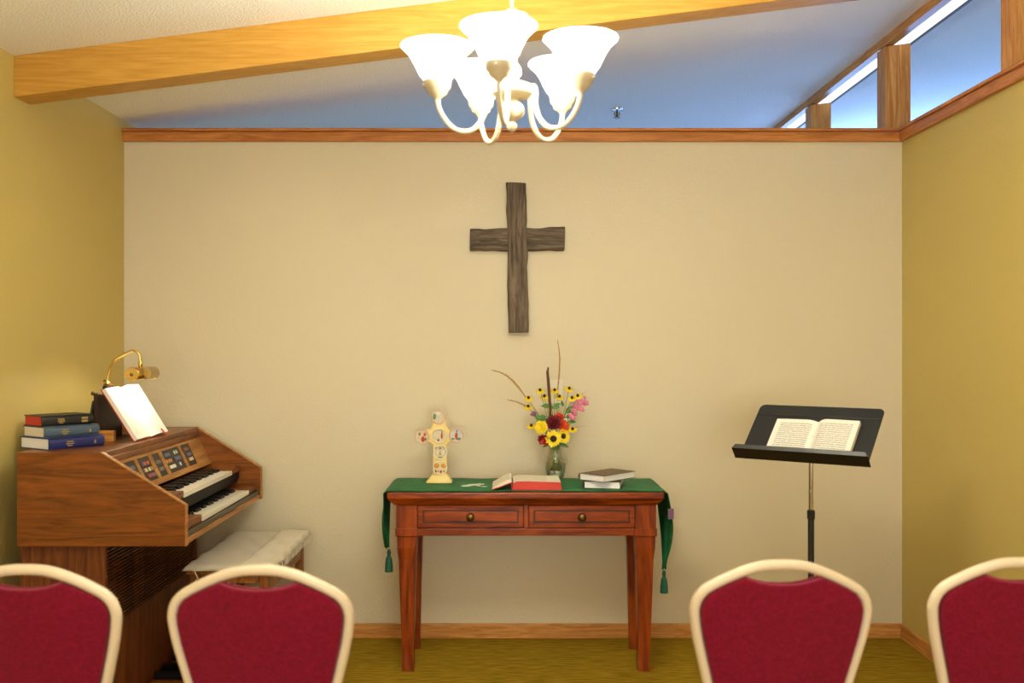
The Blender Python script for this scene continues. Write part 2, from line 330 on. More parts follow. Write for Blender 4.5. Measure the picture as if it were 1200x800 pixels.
for k in range(5):
    a = math.radians(-90-10+72*k); L = O-Vector(t.location)
    ar = piece(mea, 'arm', t, L, (0,0,a)); cu = piece(mec, 'shade_cup', t, L, (0,0,a)); piece(mew, 'thumb_screw', cu, (0,0,0)); piece(mes, 'glass_shade', t, L, (0,0,a))
    bl = bpy.data.lights.new('bulb_light', 'POINT'); bl.energy = BULB_W; bl.color = LAMP; bl.shadow_soft_size = .028
    bo = bpy.data.objects.new('bulb_light', bl); COL.objects.link(bo); bo.parent = t; bo.location = L+Vector((R0*math.cos(a), R0*math.sin(a), 2.10))

# ------------------------------------------------------------------ rough wooden cross on the wall
m_rough = wood('weathered_wood', (68,56,44), (126,110,92), 'z', .7, 16, 2.4)
m_roughx = wood('weathered_wood_x', (68,56,44), (126,110,92), 'x', .7, 16, 2.4)
for mm in (m_rough, m_roughx):
    for n in mm.node_tree.nodes:
        if n.type == 'BUMP': n.inputs['Strength'].default_value = .9; n.inputs['Distance'].default_value = .006
yw = YB-.001
c0 = P(606, 302, YB-.03)
t = thing('wall_cross', 'rough dark wooden cross hanging on the back wall', 'cross', (c0.x, yw, c0.z))
def plank(pts_l, pts_r, y0, y1, n=14, seed=1, vertical=True):   # an uneven hewn plank between two edges given in photo pixels
    rnd = random.Random(seed); a0, a1 = pts_l; b0, b1 = pts_r
    secs = []
    for i in range(n+1):
        u = i/n; j = lambda: rnd.uniform(-.003, .003)
        l = Vector(a0).lerp(Vector(a1), u); r = Vector(b0).lerp(Vector(b1), u)
        l = l+Vector((j(),0,j())); r = r+Vector((j(),0,j())); fr = y0+rnd.uniform(-.002,.002)
        e = (r-l)*.1; m1 = l.lerp(r,.35); m2 = l.lerp(r,.68)
        row = [Vector((l.x,y1,l.z)), Vector((l.x,y0+.010,l.z)), Vector((l.x+e.x,fr,l.z+e.z)), Vector((m1.x,fr+rnd.uniform(-.002,.002),m1.z)), Vector((m2.x,fr+rnd.uniform(-.002,.002),m2.z)),
               Vector((r.x-e.x,fr,r.z-e.z)), Vector((r.x,y0+.010,r.z)), Vector((r.x,y1,r.z))]
        secs.append(row)
    for row, q in ((secs[0], secs[1]), (secs[-1], secs[-2])):
        pass
    g = G(); vs = [v for s in secs for v in s]; k = 8
    fs = [(i*k+j, i*k+(j+1)%k, (i+1)*k+(j+1)%k, (i+1)*k+j) for i in range(n) for j in range(k)]+[tuple(range(k)), tuple(range(n*k, n*k+k))]
    return g.add(vs, fs)
q = lambda x, y: P(x, y, YB-.03)
part(plank((q(593,214), q(596,389)), (q(616.5,215), q(619.5,389.5)), YB-.05, yw, 16, 3), 'upright', m_rough, t, 45, bevel=.003)
part(plank((q(550.5,294), q(662,293)), (q(550.5,268.5), q(662,266)), YB-.042, yw, 12, 5), 'crossbar', m_roughx, t, 45, bevel=.003)
# switch plate behind the bouquet
p = P(651, 459, YB-.005)
t = thing('switch_plate', 'ivory wall switch plate partly hidden behind the bouquet', 'switch', (p.x, YB-.0005, p.z))
part(G().box(p.x-.035, p.x+.035, YB-.007, YB-.0005, p.z-.057, p.z+.057), 'plate', M('ivory_plastic', (228,220,196), .4), t, bevel=.003)
part(G().box(p.x-.006, p.x+.006, YB-.014, YB-.007, p.z-.012, p.z+.012), 'toggle', M('ivory_plastic', (228,220,196), .4), t, bevel=.002)

# ------------------------------------------------------------------ console table
TX0, TX1, TY0, TY1, TZ = -.499, .671, 4.19, 4.625, .769
t = thing('console_table', 'reddish cherry wood console table with two drawers and tapered legs', 'table', ((TX0+TX1)/2, (TY0+TY1)/2, 0))
part(G().box(TX0, TX1, TY0, TY1, TZ-.03, TZ), 'tabletop', m_chx, t, bevel=.006)
part(G().hexa([(TX0+.03,TY0+.022,TZ-.056),(TX1-.03,TY0+.022,TZ-.056),(TX1-.03,TY1-.01,TZ-.056),(TX0+.03,TY1-.01,TZ-.056)], [(TX0+.004,TY0+.003,TZ-.0305),(TX1-.004,TY0+.003,TZ-.0305),(TX1-.004,TY1-.002,TZ-.0305),(TX0+.004,TY1-.002,TZ-.0305)]), 'cove_molding', m_chx, t, bevel=.003)
LX0, LX1, LY0, LY1 = -.462, .640, 4.222, 4.605
ZA0, ZA1 = .578, TZ-.057
LW = .088
part(G().box(LX0+LW, LX1-LW, LY0+.012, LY0+.03, .613, ZA1), 'front_apron', m_groove, t)
for y0, y1 in ((LY1-.03, LY1-.012),): part(G().box(LX0+LW, LX1-LW, y0, y1, ZA0+.005, ZA1), 'back_apron', m_chx, t)
for x0 in (LX0+.012, LX1-.03): part(G().box(x0, x0+.018, LY0+LW, LY1-LW, ZA0+.005, ZA1), 'side_apron', m_chx, t)
part(G().box(LX0+LW-.002, LX1-LW+.002, LY0+.004, LY0+.03, ZA0+.002, .612), 'bottom_rail', m_chx, t, bevel=.003)
part(G().box(.0795, .0985, LY0+.004, LY0+.03, .613, ZA1), 'divider', m_chz, t, bevel=.002)
def drawer(x0, x1, z0, z1):
    y = LY0+.002
    d = part(G().box(x0, x1, y, y+.24, z0, z1), 'drawer', m_chx, t, bevel=.003)
    b = .020; r = .005
    for a in ((x0+b,x1-b,z1-b-r,z1-b),(x0+b,x1-b,z0+b,z0+b+r),(x0+b,x0+b+r,z0+b+r,z1-b-r),(x1-b-r,x1-b,z0+b+r,z1-b-r)):
        part(G().box(a[0], a[1], y-.0012, y+.002, a[2], a[3]), 'inset_molding', m_groove, d)
    part(G().box(x0+b+r+.002, x1-b-r-.002, y-.003, y+.002, z0+b+r+.002, z1-b-r-.002), 'raised_panel', m_chx, d, bevel=.002)
    xm, zm = (x0+x1)/2, (z0+z1)/2
    K = Matrix.Rotation(PI/2, 3, 'X')
    part(G().lathe([(.0005,0),(.010,0),(.009,.004),(.006,.008),(.007,.012),(.0165,.018),(.018,.024),(.014,.031),(.0005,.034)], 18, (xm, y-.003, zm), K), 'knob', m_brassd, d, 60)
drawer(LX0+LW+.003, .0775, .6145, ZA1-.002); drawer(.1005, LX1-LW-.003, .6145, ZA1-.002)
for sx in (0, 1):
    for sy in (0, 1):
        x0 = LX0 if sx == 0 else LX1-LW; y0 = LY0 if sy == 0 else LY1-LW+.02; dy = LW if sy == 0 else LW-.02
        xc, yc = x0+LW/2, y0+dy/2
        prof = [(ZA1, .044), (ZA0+.034, .044), (ZA0+.0335, .0475), (ZA0+.001, .0475), (ZA0, .042), (ZA0-.05, .041), (ZA0-.10, .036), (.10, .0265), (.06, .0245), (.03, .0255), (0, .0265)]
        g = G(); vs = []
        for z, hw in prof:
            sh = (.044-hw)*(.0 if z > ZA0-.01 else .2)*(1 if sx == 0 else -1); hy = hw if sy == 0 else hw-.01
            vs += [(xc-hw+sh,yc-hy,z),(xc+hw+sh,yc-hy,z),(xc+hw+sh,yc+hy,z),(xc-hw+sh,yc+hy,z)]
        n = len(prof); g.add(vs, [(i*4+j, i*4+(j+1)%4, i*4+4+(j+1)%4, i*4+4+j) for i in range(n-1) for j in range(4)]+[(0,1,2,3), (n*4-4,n*4-3,n*4-2,n*4-1)])
        part(g, 'leg', m_chz, t, bevel=.003)

# ------------------------------------------------------------------ green table runner
m_green = M('green_damask', (20,92,52), .55, noise=26, col2=(32,116,68), bump=(300, .15, .002), spec=.2)
m_tass = M('green_tassel', (10,84,60), .6, bump=(500, .5, .003), stretch=(1,1,.1))
RT = TZ+.0035
t = thing('table_runner', 'green damask runner with tasselled points draped along the console table', 'table runner', (.086, 4.41, RT))
def runner():
    g = G(); nv = 16; rows = []
    y0, y1 = 4.205, 4.612
    def hang(side, tip, drop, s, v):          # s: 0 at the table edge .. 1 at the tip
        xe = TX0-.006 if side < 0 else TX1+.006
        ya = y0+(tip-y0)*max(0, (s-.3)/.7)**1.6; yb = y1+(tip-y1)*max(0, (s-.12)/.88)**.9
        y = ya+(yb-ya)*v
        out = .010+(.004 if side < 0 else .014)*math.sin(s*PI)+.012*math.sin(v*9+side)*min(1, s*2.2)*(1-s*.5)+.006*math.sin(v*21+s*4)*s
        return (xe+side*out, y, RT-.006-drop*s+.004*math.sin(v*12)*s)
    for i in range(15): rows.append([hang(-1, 4.33, .258, 1-i/14*.985, j/nv) for j in range(nv+1)])
    for i in range(29):
        u = i/28; x = TX0+(TX1-TX0)*u
        rows.append([(x, y0+(y1-y0)*j/nv+.004*math.sin(u*17), RT+.0012*math.sin(u*31+j*.8)) for j in range(nv+1)])
    for i in range(15): rows.append([hang(1, 4.31, .345, .015+i/14*.985, j/nv) for j in range(nv+1)])
    vs = [v for r in rows for v in r]; k = nv+1
    return g.add(vs, [(i*k+j, (i+1)*k+j, (i+1)*k+j+1, i*k+j+1) for i in range(len(rows)-1) for j in range(nv)]), rows[0][0], rows[-1][0]
g, tipL, tipR = runner()
part(g, 'cloth', m_green, t, True, solid=.0015)
for tp in (tipL, tipR):
    x, y, z = tp
    ts = part(G().lathe([(.0005,z-.005),(.005,z-.007),(.009,z-.022),(.006,z-.030),(.0065,z-.034),(.0125,z-.045),(.0165,z-.075),(.0175,z-.104),(.0005,z-.106)], 14, (x,y,0)), 'tassel', m_tass, t, 50)
    part(G().tube([(x+.006*math.cos(q),y+.006*math.sin(q),z-.031) for q in [2*PI*j/12 for j in range(12)]], .002, 6, closed=True), 'tassel_band', M('tassel_band', (8,60,44), .5), ts, 60)
    part(G().tube([(x,y,z+.002),(x,y,z-.008)], .0022, 6), 'tassel_cord', M('tassel_cord', (200,196,180), .6), ts, 60)
m_emb = M('white_embroidery', (226,226,210), .7)
e0 = Vector((-.138, 4.36, RT+.002)); g = G()
def stroke(pts, r=.0042): g.tube([e0+Vector((a*.001, b*.001*1.9, 0)) for a, b in pts], r, 5, flat=.5)
stroke([(-52,-8),(-40,-14),(-22,-12),(-8,-2),(4,6),(16,16),(30,20),(44,22)])
stroke([(-52,-8),(-44,2),(-28,6),(-10,4),(2,8)]); stroke([(-30,6),(-20,14),(-6,18),(10,20),(30,28)])
stroke([(-40,-4),(-30,-2),(-18,-2)]); stroke([(-34,-9),(-24,-7),(-14,-4)])
stroke([(8,4),(14,-2),(22,-8),(30,-12)]); stroke([(14,-2),(22,0),(30,-4)]); stroke([(36,-18),(44,-16),(56,-18),(48,-21),(38,-20)])
part(g, 'embroidery', m_emb, t, 60)
part(G().box(TX1+.016, TX1+.040, 4.199, 4.2005, .655, .70), 'cloth_label', M('cloth_label', (120,84,110), .6), t)

# ------------------------------------------------------------------ books
def closed_book(name, label, loc, yaw, L, Wd, T, m_cover, m_edge, group, gilt=None, bands=(), rz=0, back=False):
    # local x along the spine, spine on the -y side, thickness along z
    t = thing(name, label, 'book', loc, (0,0,yaw), group, world=False); c = .0028
    g = G().box(0, L, 0, Wd, 0, c).box(0, L, 0, Wd, T-c, T)
    sp = [(0.0035,c*.5),(-.004,T*.2),(-.006,T*.5),(-.004,T*.8),(.0035,T-c*.5)]
    if back: sp = [(Wd-y, z) for y, z in sp]
    g.prism(sp, 0, L, 'x')
    part(g, 'cover', m_cover, t, 40, bevel=.0012)
    part(G().box(.004, L-.004, .004, Wd-.004, c+.0002, T-c-.0002), 'page_block', m_edge, t)
    if gilt:
        for a, b, z0, z1 in bands:
            part(G().box(L*a, L*b, -.0078, -.0046, T*z0, T*z1), 'gilt_lettering', gilt, t)
    return t
def half_profile(w, T, lift, n=12):         # (x, z) of a page half: swelling out of the gutter
    return [(w*i/n, T*(1-(1-min(1, i/n*4.2))**2)*(1-.16*(i/n)**2)+lift*i/n) for i in range(n+1)]
def open_book(name, label, M4, w, L, TL, TR, m_cover, m_edge, m_print, group=None, ribbon=None, liftL=0, cat='book', fan=0):
    t = thing(name, label, cat, world=False, group=group); t.matrix_world = M4
    t.location, t.rotation_euler = M4.to_translation(), M4.to_euler()
    c = .0025
    for s, T, li in ((-1, TL, liftL), (1, TR, 0)):
        part(G().prism([(0, 0), (s*(w+.005), 0), (s*(w+.005), c), (0, c)], -.004, L+.004, 'y'), 'cover_board', m_cover, t)
        pr = half_profile(w, T, li)
        poly = [(s*x, c+.0004+z) for x, z in pr]
        part(G().prism([(0.0003*s, c+.0003)]+poly[1:]+[(s*(w-fan*s), c+.0003)], 0, L, 'y'), 'page_block', m_edge, t, 30)
        gg = G().grid(lambda u, v: (s*half_profile(w, T, li, 12)[round(u*12)][0], L*v, c+.0010+half_profile(w, T, li, 12)[round(u*12)][1]), 12, 1)
        part(gg, 'page', m_print, t, True)
    if ribbon:
        part(G().tube(ribbon, .0022, 5, flat=.4), 'ribbon', M('red_ribbon', (190,20,30), .5), t, 60)
    return t
# on the console table
ZB = RT+.0016
m_dark = M('charcoal_cloth_cover', (52,46,42), .7, bump=(500, .15, .001)); m_taupe = M('taupe_cloth_cover', (112,94,70), .7, bump=(500, .15, .001))
m_white_edge = M('white_page_edges', (252,252,252), .8, noise=3, col2=(238,238,238), stretch=(1, 1, 400))
closed_book('closed_book', 'dark closed book under the brown book on the console table', (.4906, 4.241, ZB), math.radians(79), .22, .157, .033, m_dark, m_white_edge, 'closed books on the console table', back=True)
closed_book('closed_book', 'brown covered closed book lying on top of the dark book', (.416, 4.206, ZB+.0335), math.radians(46), .225, .135, .030, m_taupe, m_white_edge, 'closed books on the console table', back=True)
m_prt = printed('bible_print', (246,238,220), (214,204,184), .0042, .012, .15, .015, .2, .5, 60, .4)
Mt = Matrix.Translation((.031, 4.222, ZB))
t = thing('open_book', 'open book with red page edges lying on the green runner', 'book', (.031, 4.222, ZB), world=False)
m_redc = M('red_cloth_cover', (176,44,36), .6)
w, L, T = .205, .205, .034
part(G().box(0, w+.006, -.004, L+.004, 0, .003), 'cover_board', m_redc, t)
part(G().prism([(.002,.0033),(.003,.030),(.02,.0365),(.06,.0375),(w,.033),(w+.001,.0033)], 0, L, 'y'), 'page_block', m_rededge, t, 30)
tp_ = [(.003,.030),(.02,.0365),(.06,.0375),(w,.033)]
def tpz(u): i = min(2, int(u*3)); f = u*3-i; return (tp_[i][0]+(tp_[i+1][0]-tp_[i][0])*f, tp_[i][1]+(tp_[i+1][1]-tp_[i][1])*f)
part(G().grid(lambda u, v: (tpz(u)[0], L*v, tpz(u)[1]+.0008), 12, 1), 'page', m_prt, t, True)
part(G().prism([(-.004,.003),(-.006,.030),(-.002,.030),(0,.003)], -.004, L+.004, 'y'), 'spine', m_redc, t)
lf = [(-.003,.031),(-.02,.026),(-.05,.0135),(-.075,.005),(-.088,.0)]
part(G().prism(lf+[(x,z+.003) for x, z in lf[::-1]], -.004, L+.004, 'y'), 'cover_board', m_redc, t, 40)
lp = [(-.003,.0345),(-.03,.0253),(-.055,.0150),(-.078,.0075),(-.0865,.0045)]; up = [(-.084,.0085),(-.06,.023),(-.035,.037),(-.015,.0455),(-.004,.044)]
part(G().prism(lp+up, 0, L, 'y'), 'page_block', m_page, t, 30)
def upz(u): i = min(3, int(u*4)); f = u*4-i; return (up[i][0]+(up[i+1][0]-up[i][0])*f, up[i][1]+(up[i+1][1]-up[i][1])*f)
part(G().grid(lambda u, v: (upz(u)[0], L*v, upz(u)[1]+.0008), 8, 1), 'page', m_prt, t, True)

# small cross ornament with picture medallions
b = P(515, 565, 4.46); SC = .00382; SY = 4.46
t = thing('cross_ornament', 'small yellow standing cross ornament with six painted medallions', 'ornament', (b.x, SY, ZB))
m_yel = M('cream_yellow_resin', (236,208,120), .45, noise=20, col2=(244,222,150)); m_rim = M('cream_rim', (240,226,190), .45); m_pink = M('pale_pink_rim', (232,190,168), .45)
m_pic = M('painted_scene', (206,214,206), .5, noise=30, col2=(240,232,214))
sx = lambda px: b.x+(px-515)*SC
sz = lambda py: ZB+(566-py)*SC
g = G().box(sx(500), sx(530), SY-.03, SY+.03, ZB, sz(563)); g.hexa([(sx(501),SY-.029,sz(563)),(sx(529),SY-.029,sz(563)),(sx(529),SY+.029,sz(563)),(sx(501),SY+.029,sz(563))], [(sx(506),SY-.018,sz(557)),(sx(525),SY-.018,sz(557)),(sx(525),SY+.018,sz(557)),(sx(506),SY+.018,sz(557))])
part(g, 'base', m_yel, t, bevel=.003)
g = G().prism([(sx(507.5),sz(557.5)),(sx(524),sz(557.5)),(sx(523.5),sz(522)),(sx(527),sz(518.5)),(sx(538),sz(518)),(sx(538),sz(503)),(sx(526),sz(503.5)),(sx(523),sz(500)),(sx(522),sz(484)),(sx(507),sz(484)),(sx(507),sz(500)),(sx(504),sz(503.5)),(sx(492),sz(503)),(sx(492),sz(518)),(sx(503),sz(518.5)),(sx(507.5),sz(522))], SY-.010, SY+.012)
part(g, 'cross_body', m_yel, t, bevel=.003)
def medallion(px, py, r, figs, sky):
    c = Vector((sx(px), SY-.011, sz(py))); N = 30
    rr = lambda q: r*SC*(.9+.14*abs(math.cos(2.5*q+.3)))
    mr = part(G().tube([c+Vector((rr(q)*math.cos(q), -.004, rr(q)*math.sin(q))) for q in [2*PI*j/N for j in range(N)]], .0028, 6, closed=True), 'medallion_rim', m_pink if px in (495, 535) or py < 495 else m_rim, t, True)
    mm = M('painted_sky_%d_%d_%d' % sky, sky, .5, noise=90, col2=(222,204,164))
    part(G().prism([(c.x+rr(q)*math.cos(q), c.z+rr(q)*math.sin(q)) for q in [2*PI*j/N for j in range(N)]], SY-.0125, SY+.010), 'painted_panel', mm, mr)
    for fx, fz, fw, fh, colr in figs:
        part(G().ball((c.x+fx*SC, SY-.0128, c.z+fz*SC), SC, 8, fw, .25, fh), 'painted_figure', M('paint_%d_%d_%d' % colr, colr, .5), mr, True)
RED, GRN, BLU, ORG_, BRN, GRY, SKN = (190,62,40), (92,140,92), (120,160,200), (222,150,40), (110,80,50), (130,120,110), (226,190,160)
medallion(514, 488.5, 8.2, [(-4.5,0,1.8,3.6,GRN),(4,-1,1.2,2.2,SKN),(0,3,2,1.4,(235,235,235))], (190,188,172))
medallion(495, 511, 8.2, [(1,-4,2.2,3.4,RED),(3,1.5,1.5,2.2,(205,84,44)),(-3,2,1.5,2,GRY),(4,-4,1.2,2,GRN)], (208,190,150))
medallion(515, 511, 8.4, [(3,0,1.2,3.8,RED),(3,4.6,.9,.9,BRN),(-3,-1,2,1.6,(214,224,208)),(-1,-5,1,1.5,BRN)], (212,196,160))
medallion(535, 510, 8.2, [(0,-1,1.7,4.2,RED),(.6,4.4,.9,1,BRN),(3,-4.5,3,1.6,GRN),(-4,-4.5,1.6,1.2,(96,140,70))], (170,190,206))
medallion(516, 530, 8.0, [(-3.2,-1,2,3.4,(230,220,200)),(3.2,-1,2,3.4,(230,220,200)),(0,-1.5,1.6,2.2,(228,170,90)),(0,4.6,1.2,1.2,BRN),(-5,4.6,1,.8,GRY),(4.6,5,1.3,.7,GRY),(0,-6,3,.8,GRN)], (214,196,164))
medallion(516, 548.5, 8.2, [(-4,2.5,3,2.8,ORG_),(4,2.5,3,2.8,ORG_),(-5,-4,1.2,1.6,RED),(1,-4.5,1.4,1.8,RED),(-2,-4,1,1.4,BLU),(4.5,-4,1,1.4,GRY)], (236,220,170))

# ------------------------------------------------------------------ vase, pebbles and flowers
VD = 4.53; vx = P(651, 540, VD).x; V0 = Vector((vx, VD, ZB))
m_glass = glassy('clear_glass', (.985,.99,.985), .05); m_water = glassy('water', (.97,.985,.95), .02)
t = thing('glass_vase', 'clear glass vase full of stems standing behind the open book', 'vase', V0)
out = [(.0005,0),(.031,0),(.034,.004),(.037,.012),(.048,.05),(.0545,.082),(.0535,.098),(.045,.115),(.0355,.13),(.033,.142),(.036,.16),(.0425,.178),(.044,.18)]
inn = [(.042,.178),(.034,.16),(.0305,.142),(.033,.13),(.0425,.115),(.051,.098),(.052,.082),(.0455,.05),(.034,.014),(.0005,.012)]
part(G().lathe(out+inn, 28, V0), 'vase_body', m_glass, t, True)
g = G().lathe([(.0005,.0122),(.032,.0142),(.0425,.05),(.0485,.085),(.047,.100),(.0005,.100)], 24, V0)
w_ = wsolo(g, 'vase_water', m_water, 'water standing in the clear glass vase', 'water', V0+Vector((0,0,.0122)), smooth=50)
pb = None; rnd = random.Random(4)
m_peb = M('glass_pebble', (246,248,244), .2, spec=.8)
for k in range(12):
    a = k*2.4; r = .007+.0205*math.sqrt(((k*5) % 8)/8); z = .0215+(.011 if k > 7 else 0)+.001*(k % 3)
    pos = V0+Vector((r*math.cos(a), r*math.sin(a), z))
    if k > 7: pos = V0+Vector((.016*math.cos(a), .016*math.sin(a), .036))
    g = G().ball((0,0,0), .0085, 8, 1, 1, .75)
    if pb is None: pb = solo(g, 'glass_pebble', m_peb, 'pale glass pebble lying in the bottom of the vase', 'pebble', pos, group='glass pebbles in the vase', smooth=True)
    else:
        o = pb.copy(); COL.objects.link(o); o.location = pos
m_stem = M('green_stem', (92,132,44), .6); m_leaf = M('green_leaf', (64,112,44), .5, noise=60, col2=(92,138,60)); m_dry = M('dry_grass', (166,122,62), .8, noise=90, col2=(192,152,92))
m_sun = M('sunflower_petal', (252,220,14), .5, noise=40, col2=(255,232,50)); m_ray = M('yellow_petal', (250,218,24), .5); m_seed = M('dark_seed_disc', (44,26,14), .8, bump=(900, .8, .002))
m_maroon = M('maroon_petal', (92,14,20), .6, noise=60, col2=(122,22,28)); m_redp = M('red_petal', (196,30,22), .5, noise=60, col2=(216,60,30)); m_orp = M('orange_red_petal', (222,74,28), .5)
m_pinkp = M('pink_petal', (220,110,150), .5, noise=60, col2=(236,150,180)); m_wht = M('white_petal', (236,234,220), .6); m_purp = M('mauve_petal', (150,90,130), .6)
m_brown = M('brown_plume', (112,68,40), .9, bump=(600, 1, .004))
CAMP = Vector((0,0,H)); FI = [0]
def stemline(head, rx=None):
    k = FI[0]; FI[0] += 1; a = k*2.39996; r = .007+.014*((k*7) % 10)/10
    base = V0+Vector((-1.5*r*math.cos(a), -1.5*r*math.sin(a), .045)); neck = V0+Vector((r*.9*math.cos(a), r*.9*math.sin(a), .145))
    dx = head-neck; n2 = V0+Vector((max(-.022,min(.022,dx.x*.12+r*.6*math.cos(a))), r*.6*math.sin(a), .165))
    m = n2.lerp(head, .5)+Vector((0,0,.02*min(1, dx.length*3)))
    return [base, base.lerp(n2, .5), n2, m, head]
def basis(n):
    n = n.normalized(); h = Vector((0,0,1)) if abs(n.z) < .9 else Vector((0,1,0)); u = h.cross(n).normalized(); v = n.cross(u); return Matrix((u, v, n)).transposed()
def flower(name, label, cat, px, py, d, r, petals, m_pet, m_ctr, rc, n=None, layers=1, cup=.15, wid=.36, group=None, sr=.0016, ctr_h=.5, leaf=None):
    c = P(px, py, d); nr = (CAMP-c).normalized() if n is None else Vector(n).normalized(); B = basis(nr)
    pts = stemline(c-nr*.004); t = thing(name, label, cat, pts[0], group=group)
    part(G().tube(pts, sr, 6), 'stem', m_stem, t, True)
    rn = random.Random(int(px*7+py)); g = G()
    for ly in range(layers):
        R = r*(1-.26*ly); np_ = max(5, int(petals*(1-.12*ly)))
        for k in range(np_):
            a = 2*PI*(k+.5*ly)/np_+rn.uniform(-.08,.08); Rr = R*rn.uniform(.9,1.05); cz = cup+.35*ly
            da, pa = Vector((math.cos(a), math.sin(a), 0)), Vector((-math.sin(a), math.cos(a), 0)); w = R*wid
            prof = [(.2,.35,0),(.5,1,.25),(.8,.8,.7),(1.0,.06,1.0)]
            vs = []
            for s, ww, zz in prof:
                for q in (-1, 0, 1): vs.append(c+B @ (da*Rr*s+pa*w*ww*q+Vector((0,0,1))*(Rr*cz*zz+.06*R*abs(q)+.002*ly)))
            g.add(vs, [(i*3+j, i*3+j+1, i*3+j+4, i*3+j+3) for i in range(3) for j in range(2)])
    part(g, 'petals', m_pet, t, True, solid=.0006)
    if rc: part(G().lathe([(.0003,-.002),(rc,-.001),(rc,.3*rc),(rc*.7,rc*ctr_h*.9+.002),(.0003,rc*ctr_h+.002)], 12, c, B), 'flower_centre', m_ctr, t, True)
    if leaf:
        for (u, side, ll) in leaf:
            p0 = pts[3].lerp(pts[2], u); leaf_part(p0, Vector((side*.8, -.4, .35)), ll, t)
    return t
def leaf_part(p0, dr, ll, parent, ww=.28, name='leaf'):
    dr = Vector(dr).normalized(); s = dr.cross(Vector((0,-1,.4))).normalized(); n = s.cross(dr)
    vs = []
    for u, w in ((0,.05),(.25,.8),(.5,1),(.78,.65),(1,.03)):
        for q in (-1,0,1): vs.append(p0+dr*ll*u+s*ll*ww*w*q*.5+n*(.1*ll*abs(q)-.25*ll*u*u))
    part(G().add(vs, [(i*3+j, i*3+j+1, i*3+j+4, i*3+j+3) for i in range(4) for j in range(2)]), name, m_leaf, parent, True, solid=.0006)
flower('sunflower', 'larger yellow sunflower facing forward above the vase', 'flower', 648.5, 514, 4.475, .040, 17, m_sun, m_seed, .0150, cup=.12, wid=.2, group='flowers in the vase')
flower('sunflower', 'smaller yellow sunflower half behind the larger one', 'flower', 660, 511, 4.50, .035, 15, m_sun, m_seed, .0125, n=(.35,-1,.15), cup=.2, wid=.22, group='flowers in the vase')
flower('zinnia', 'full yellow zinnia at the left of the bouquet', 'flower', 634.5, 501, 4.49, .034, 16, m_sun, M('zinnia_centre', (206,160,30), .7), .009, n=(-.35,-1,.35), layers=4, cup=.15, wid=.25, group='flowers in the vase')
flower('dahlia', 'dark maroon dahlia in the middle of the bouquet', 'flower', 648.5, 496, 4.50, .038, 14, m_maroon, m_maroon, .009, n=(-.05,-1,.5), layers=4, cup=.35, wid=.28, group='flowers in the vase')
flower('zinnia', 'bright red blossom above the maroon dahlia', 'flower', 655, 489.5, 4.53, .024, 10, m_redp, m_redp, .006, n=(.1,-1,.9), layers=3, cup=.3, wid=.34, group='flowers in the vase')
flower('zinnia', 'orange red blossom right of the maroon dahlia', 'flower', 659.5, 499, 4.515, .031, 12, m_orp, m_redp, .007, n=(.4,-1,.4), layers=3, cup=.3, wid=.34, group='flowers in the vase')
flower('zinnia', 'drooping dark red blossom below the yellow zinnia', 'flower', 638.5, 512, 4.495, .034, 8, M('deep_red_petal', (168,24,22), .5, noise=50, col2=(190,40,30)), m_maroon, .006, n=(-.25,-.8,-.7), layers=2, cup=.6, wid=.4, group='flowers in the vase')
flower('yarrow', 'small white blossom behind the orange blossom', 'flower', 663, 493.5, 4.53, .018, 9, m_wht, m_wht, .008, n=(.2,-1,.8), layers=3, cup=.2, wid=.36, group='flowers in the vase')
flower('yarrow', 'small white blossom at the right edge behind the sunflower', 'flower', 666, 500, 4.54, .014, 8, M('pale_yellow_petal', (240,226,120), .6), m_wht, .006, layers=2, cup=.2, wid=.36, group='flowers in the vase')
flower('mauve_blossom', 'small mauve blossom at the left of the green leaf', 'flower', 625.5, 486, 4.53, .016, 9, m_purp, m_purp, .006, n=(-.3,-.7,.8), layers=2, cup=.5, wid=.3, group='flowers in the vase')
sus = [(619.5,466.5,'upper left'),(619,476.5,'far left'),(633,457.5,''),(638,464.5,''),(650,457.5,''),(655.5,465,''),(667,455.5,''),(670.5,466.5,''),(677,464,''),(671,503,''),(622.5,499,'')]
slab = ['coneflower with narrow yellow rays, uppermost on the left side','yellow coneflower just above the mauve blossom on the left','yellow coneflower left of the brown plume, the upper one','yellow coneflower touching the left side of the brown plume','yellow coneflower in front of the switch plate','yellow coneflower below right of the switch plate','yellow coneflower standing highest on the right','brown-yellow coneflower above the pink snapdragon, the left one','yellow coneflower just above the pink snapdragon','yellow coneflower at the lower right beside the sunflower','yellow coneflower at the lower left beside the yellow zinnia']
for (px, py, _), lb in zip(sus, slab):
    flower('coneflower', lb, 'flower', px, py, 4.53+.03*math.sin(px),   .0215, 11, m_ray, m_seed, .0066, n=(.15*math.sin(px),-.65,.9), cup=-.22, wid=.27, group='flowers in the vase', ctr_h=1.5, sr=.0011, leaf=[(.2, 1 if px > 650 else -1, .035)] if py < 480 and int(px) % 2 else None)
# pink snapdragon spike
head = P(686, 466, 4.52); pts = stemline(head); t = thing('snapdragon', 'pink snapdragon spike leaning right out of the vase', 'flower', pts[0], group='flowers in the vase')
part(G().tube(pts, .0016, 6), 'stem', m_stem, t, True)
for k, (px, py, r) in enumerate([(670,488,8),(672.5,482.5,8),(675,476,8.5),(679,471,7),(681,478.5,7.5),(683.5,471.5,7.5),(687,471.5,6),(685.5,465.5,3.5)]):
    c = P(px, py, 4.505+.008*(k % 3)); g = G(); r *= .0019
    g.ball(c, r, 8, .9, .8, .8); g.ball(c+Vector((r*.5,-r*.5,-r*.5)), r*.6, 8); g.ball(c+Vector((-r*.5,-r*.4,.5*r)), r*.65, 8, 1, .5, 1)
    part(g, 'blossom', m_pinkp, t, True)
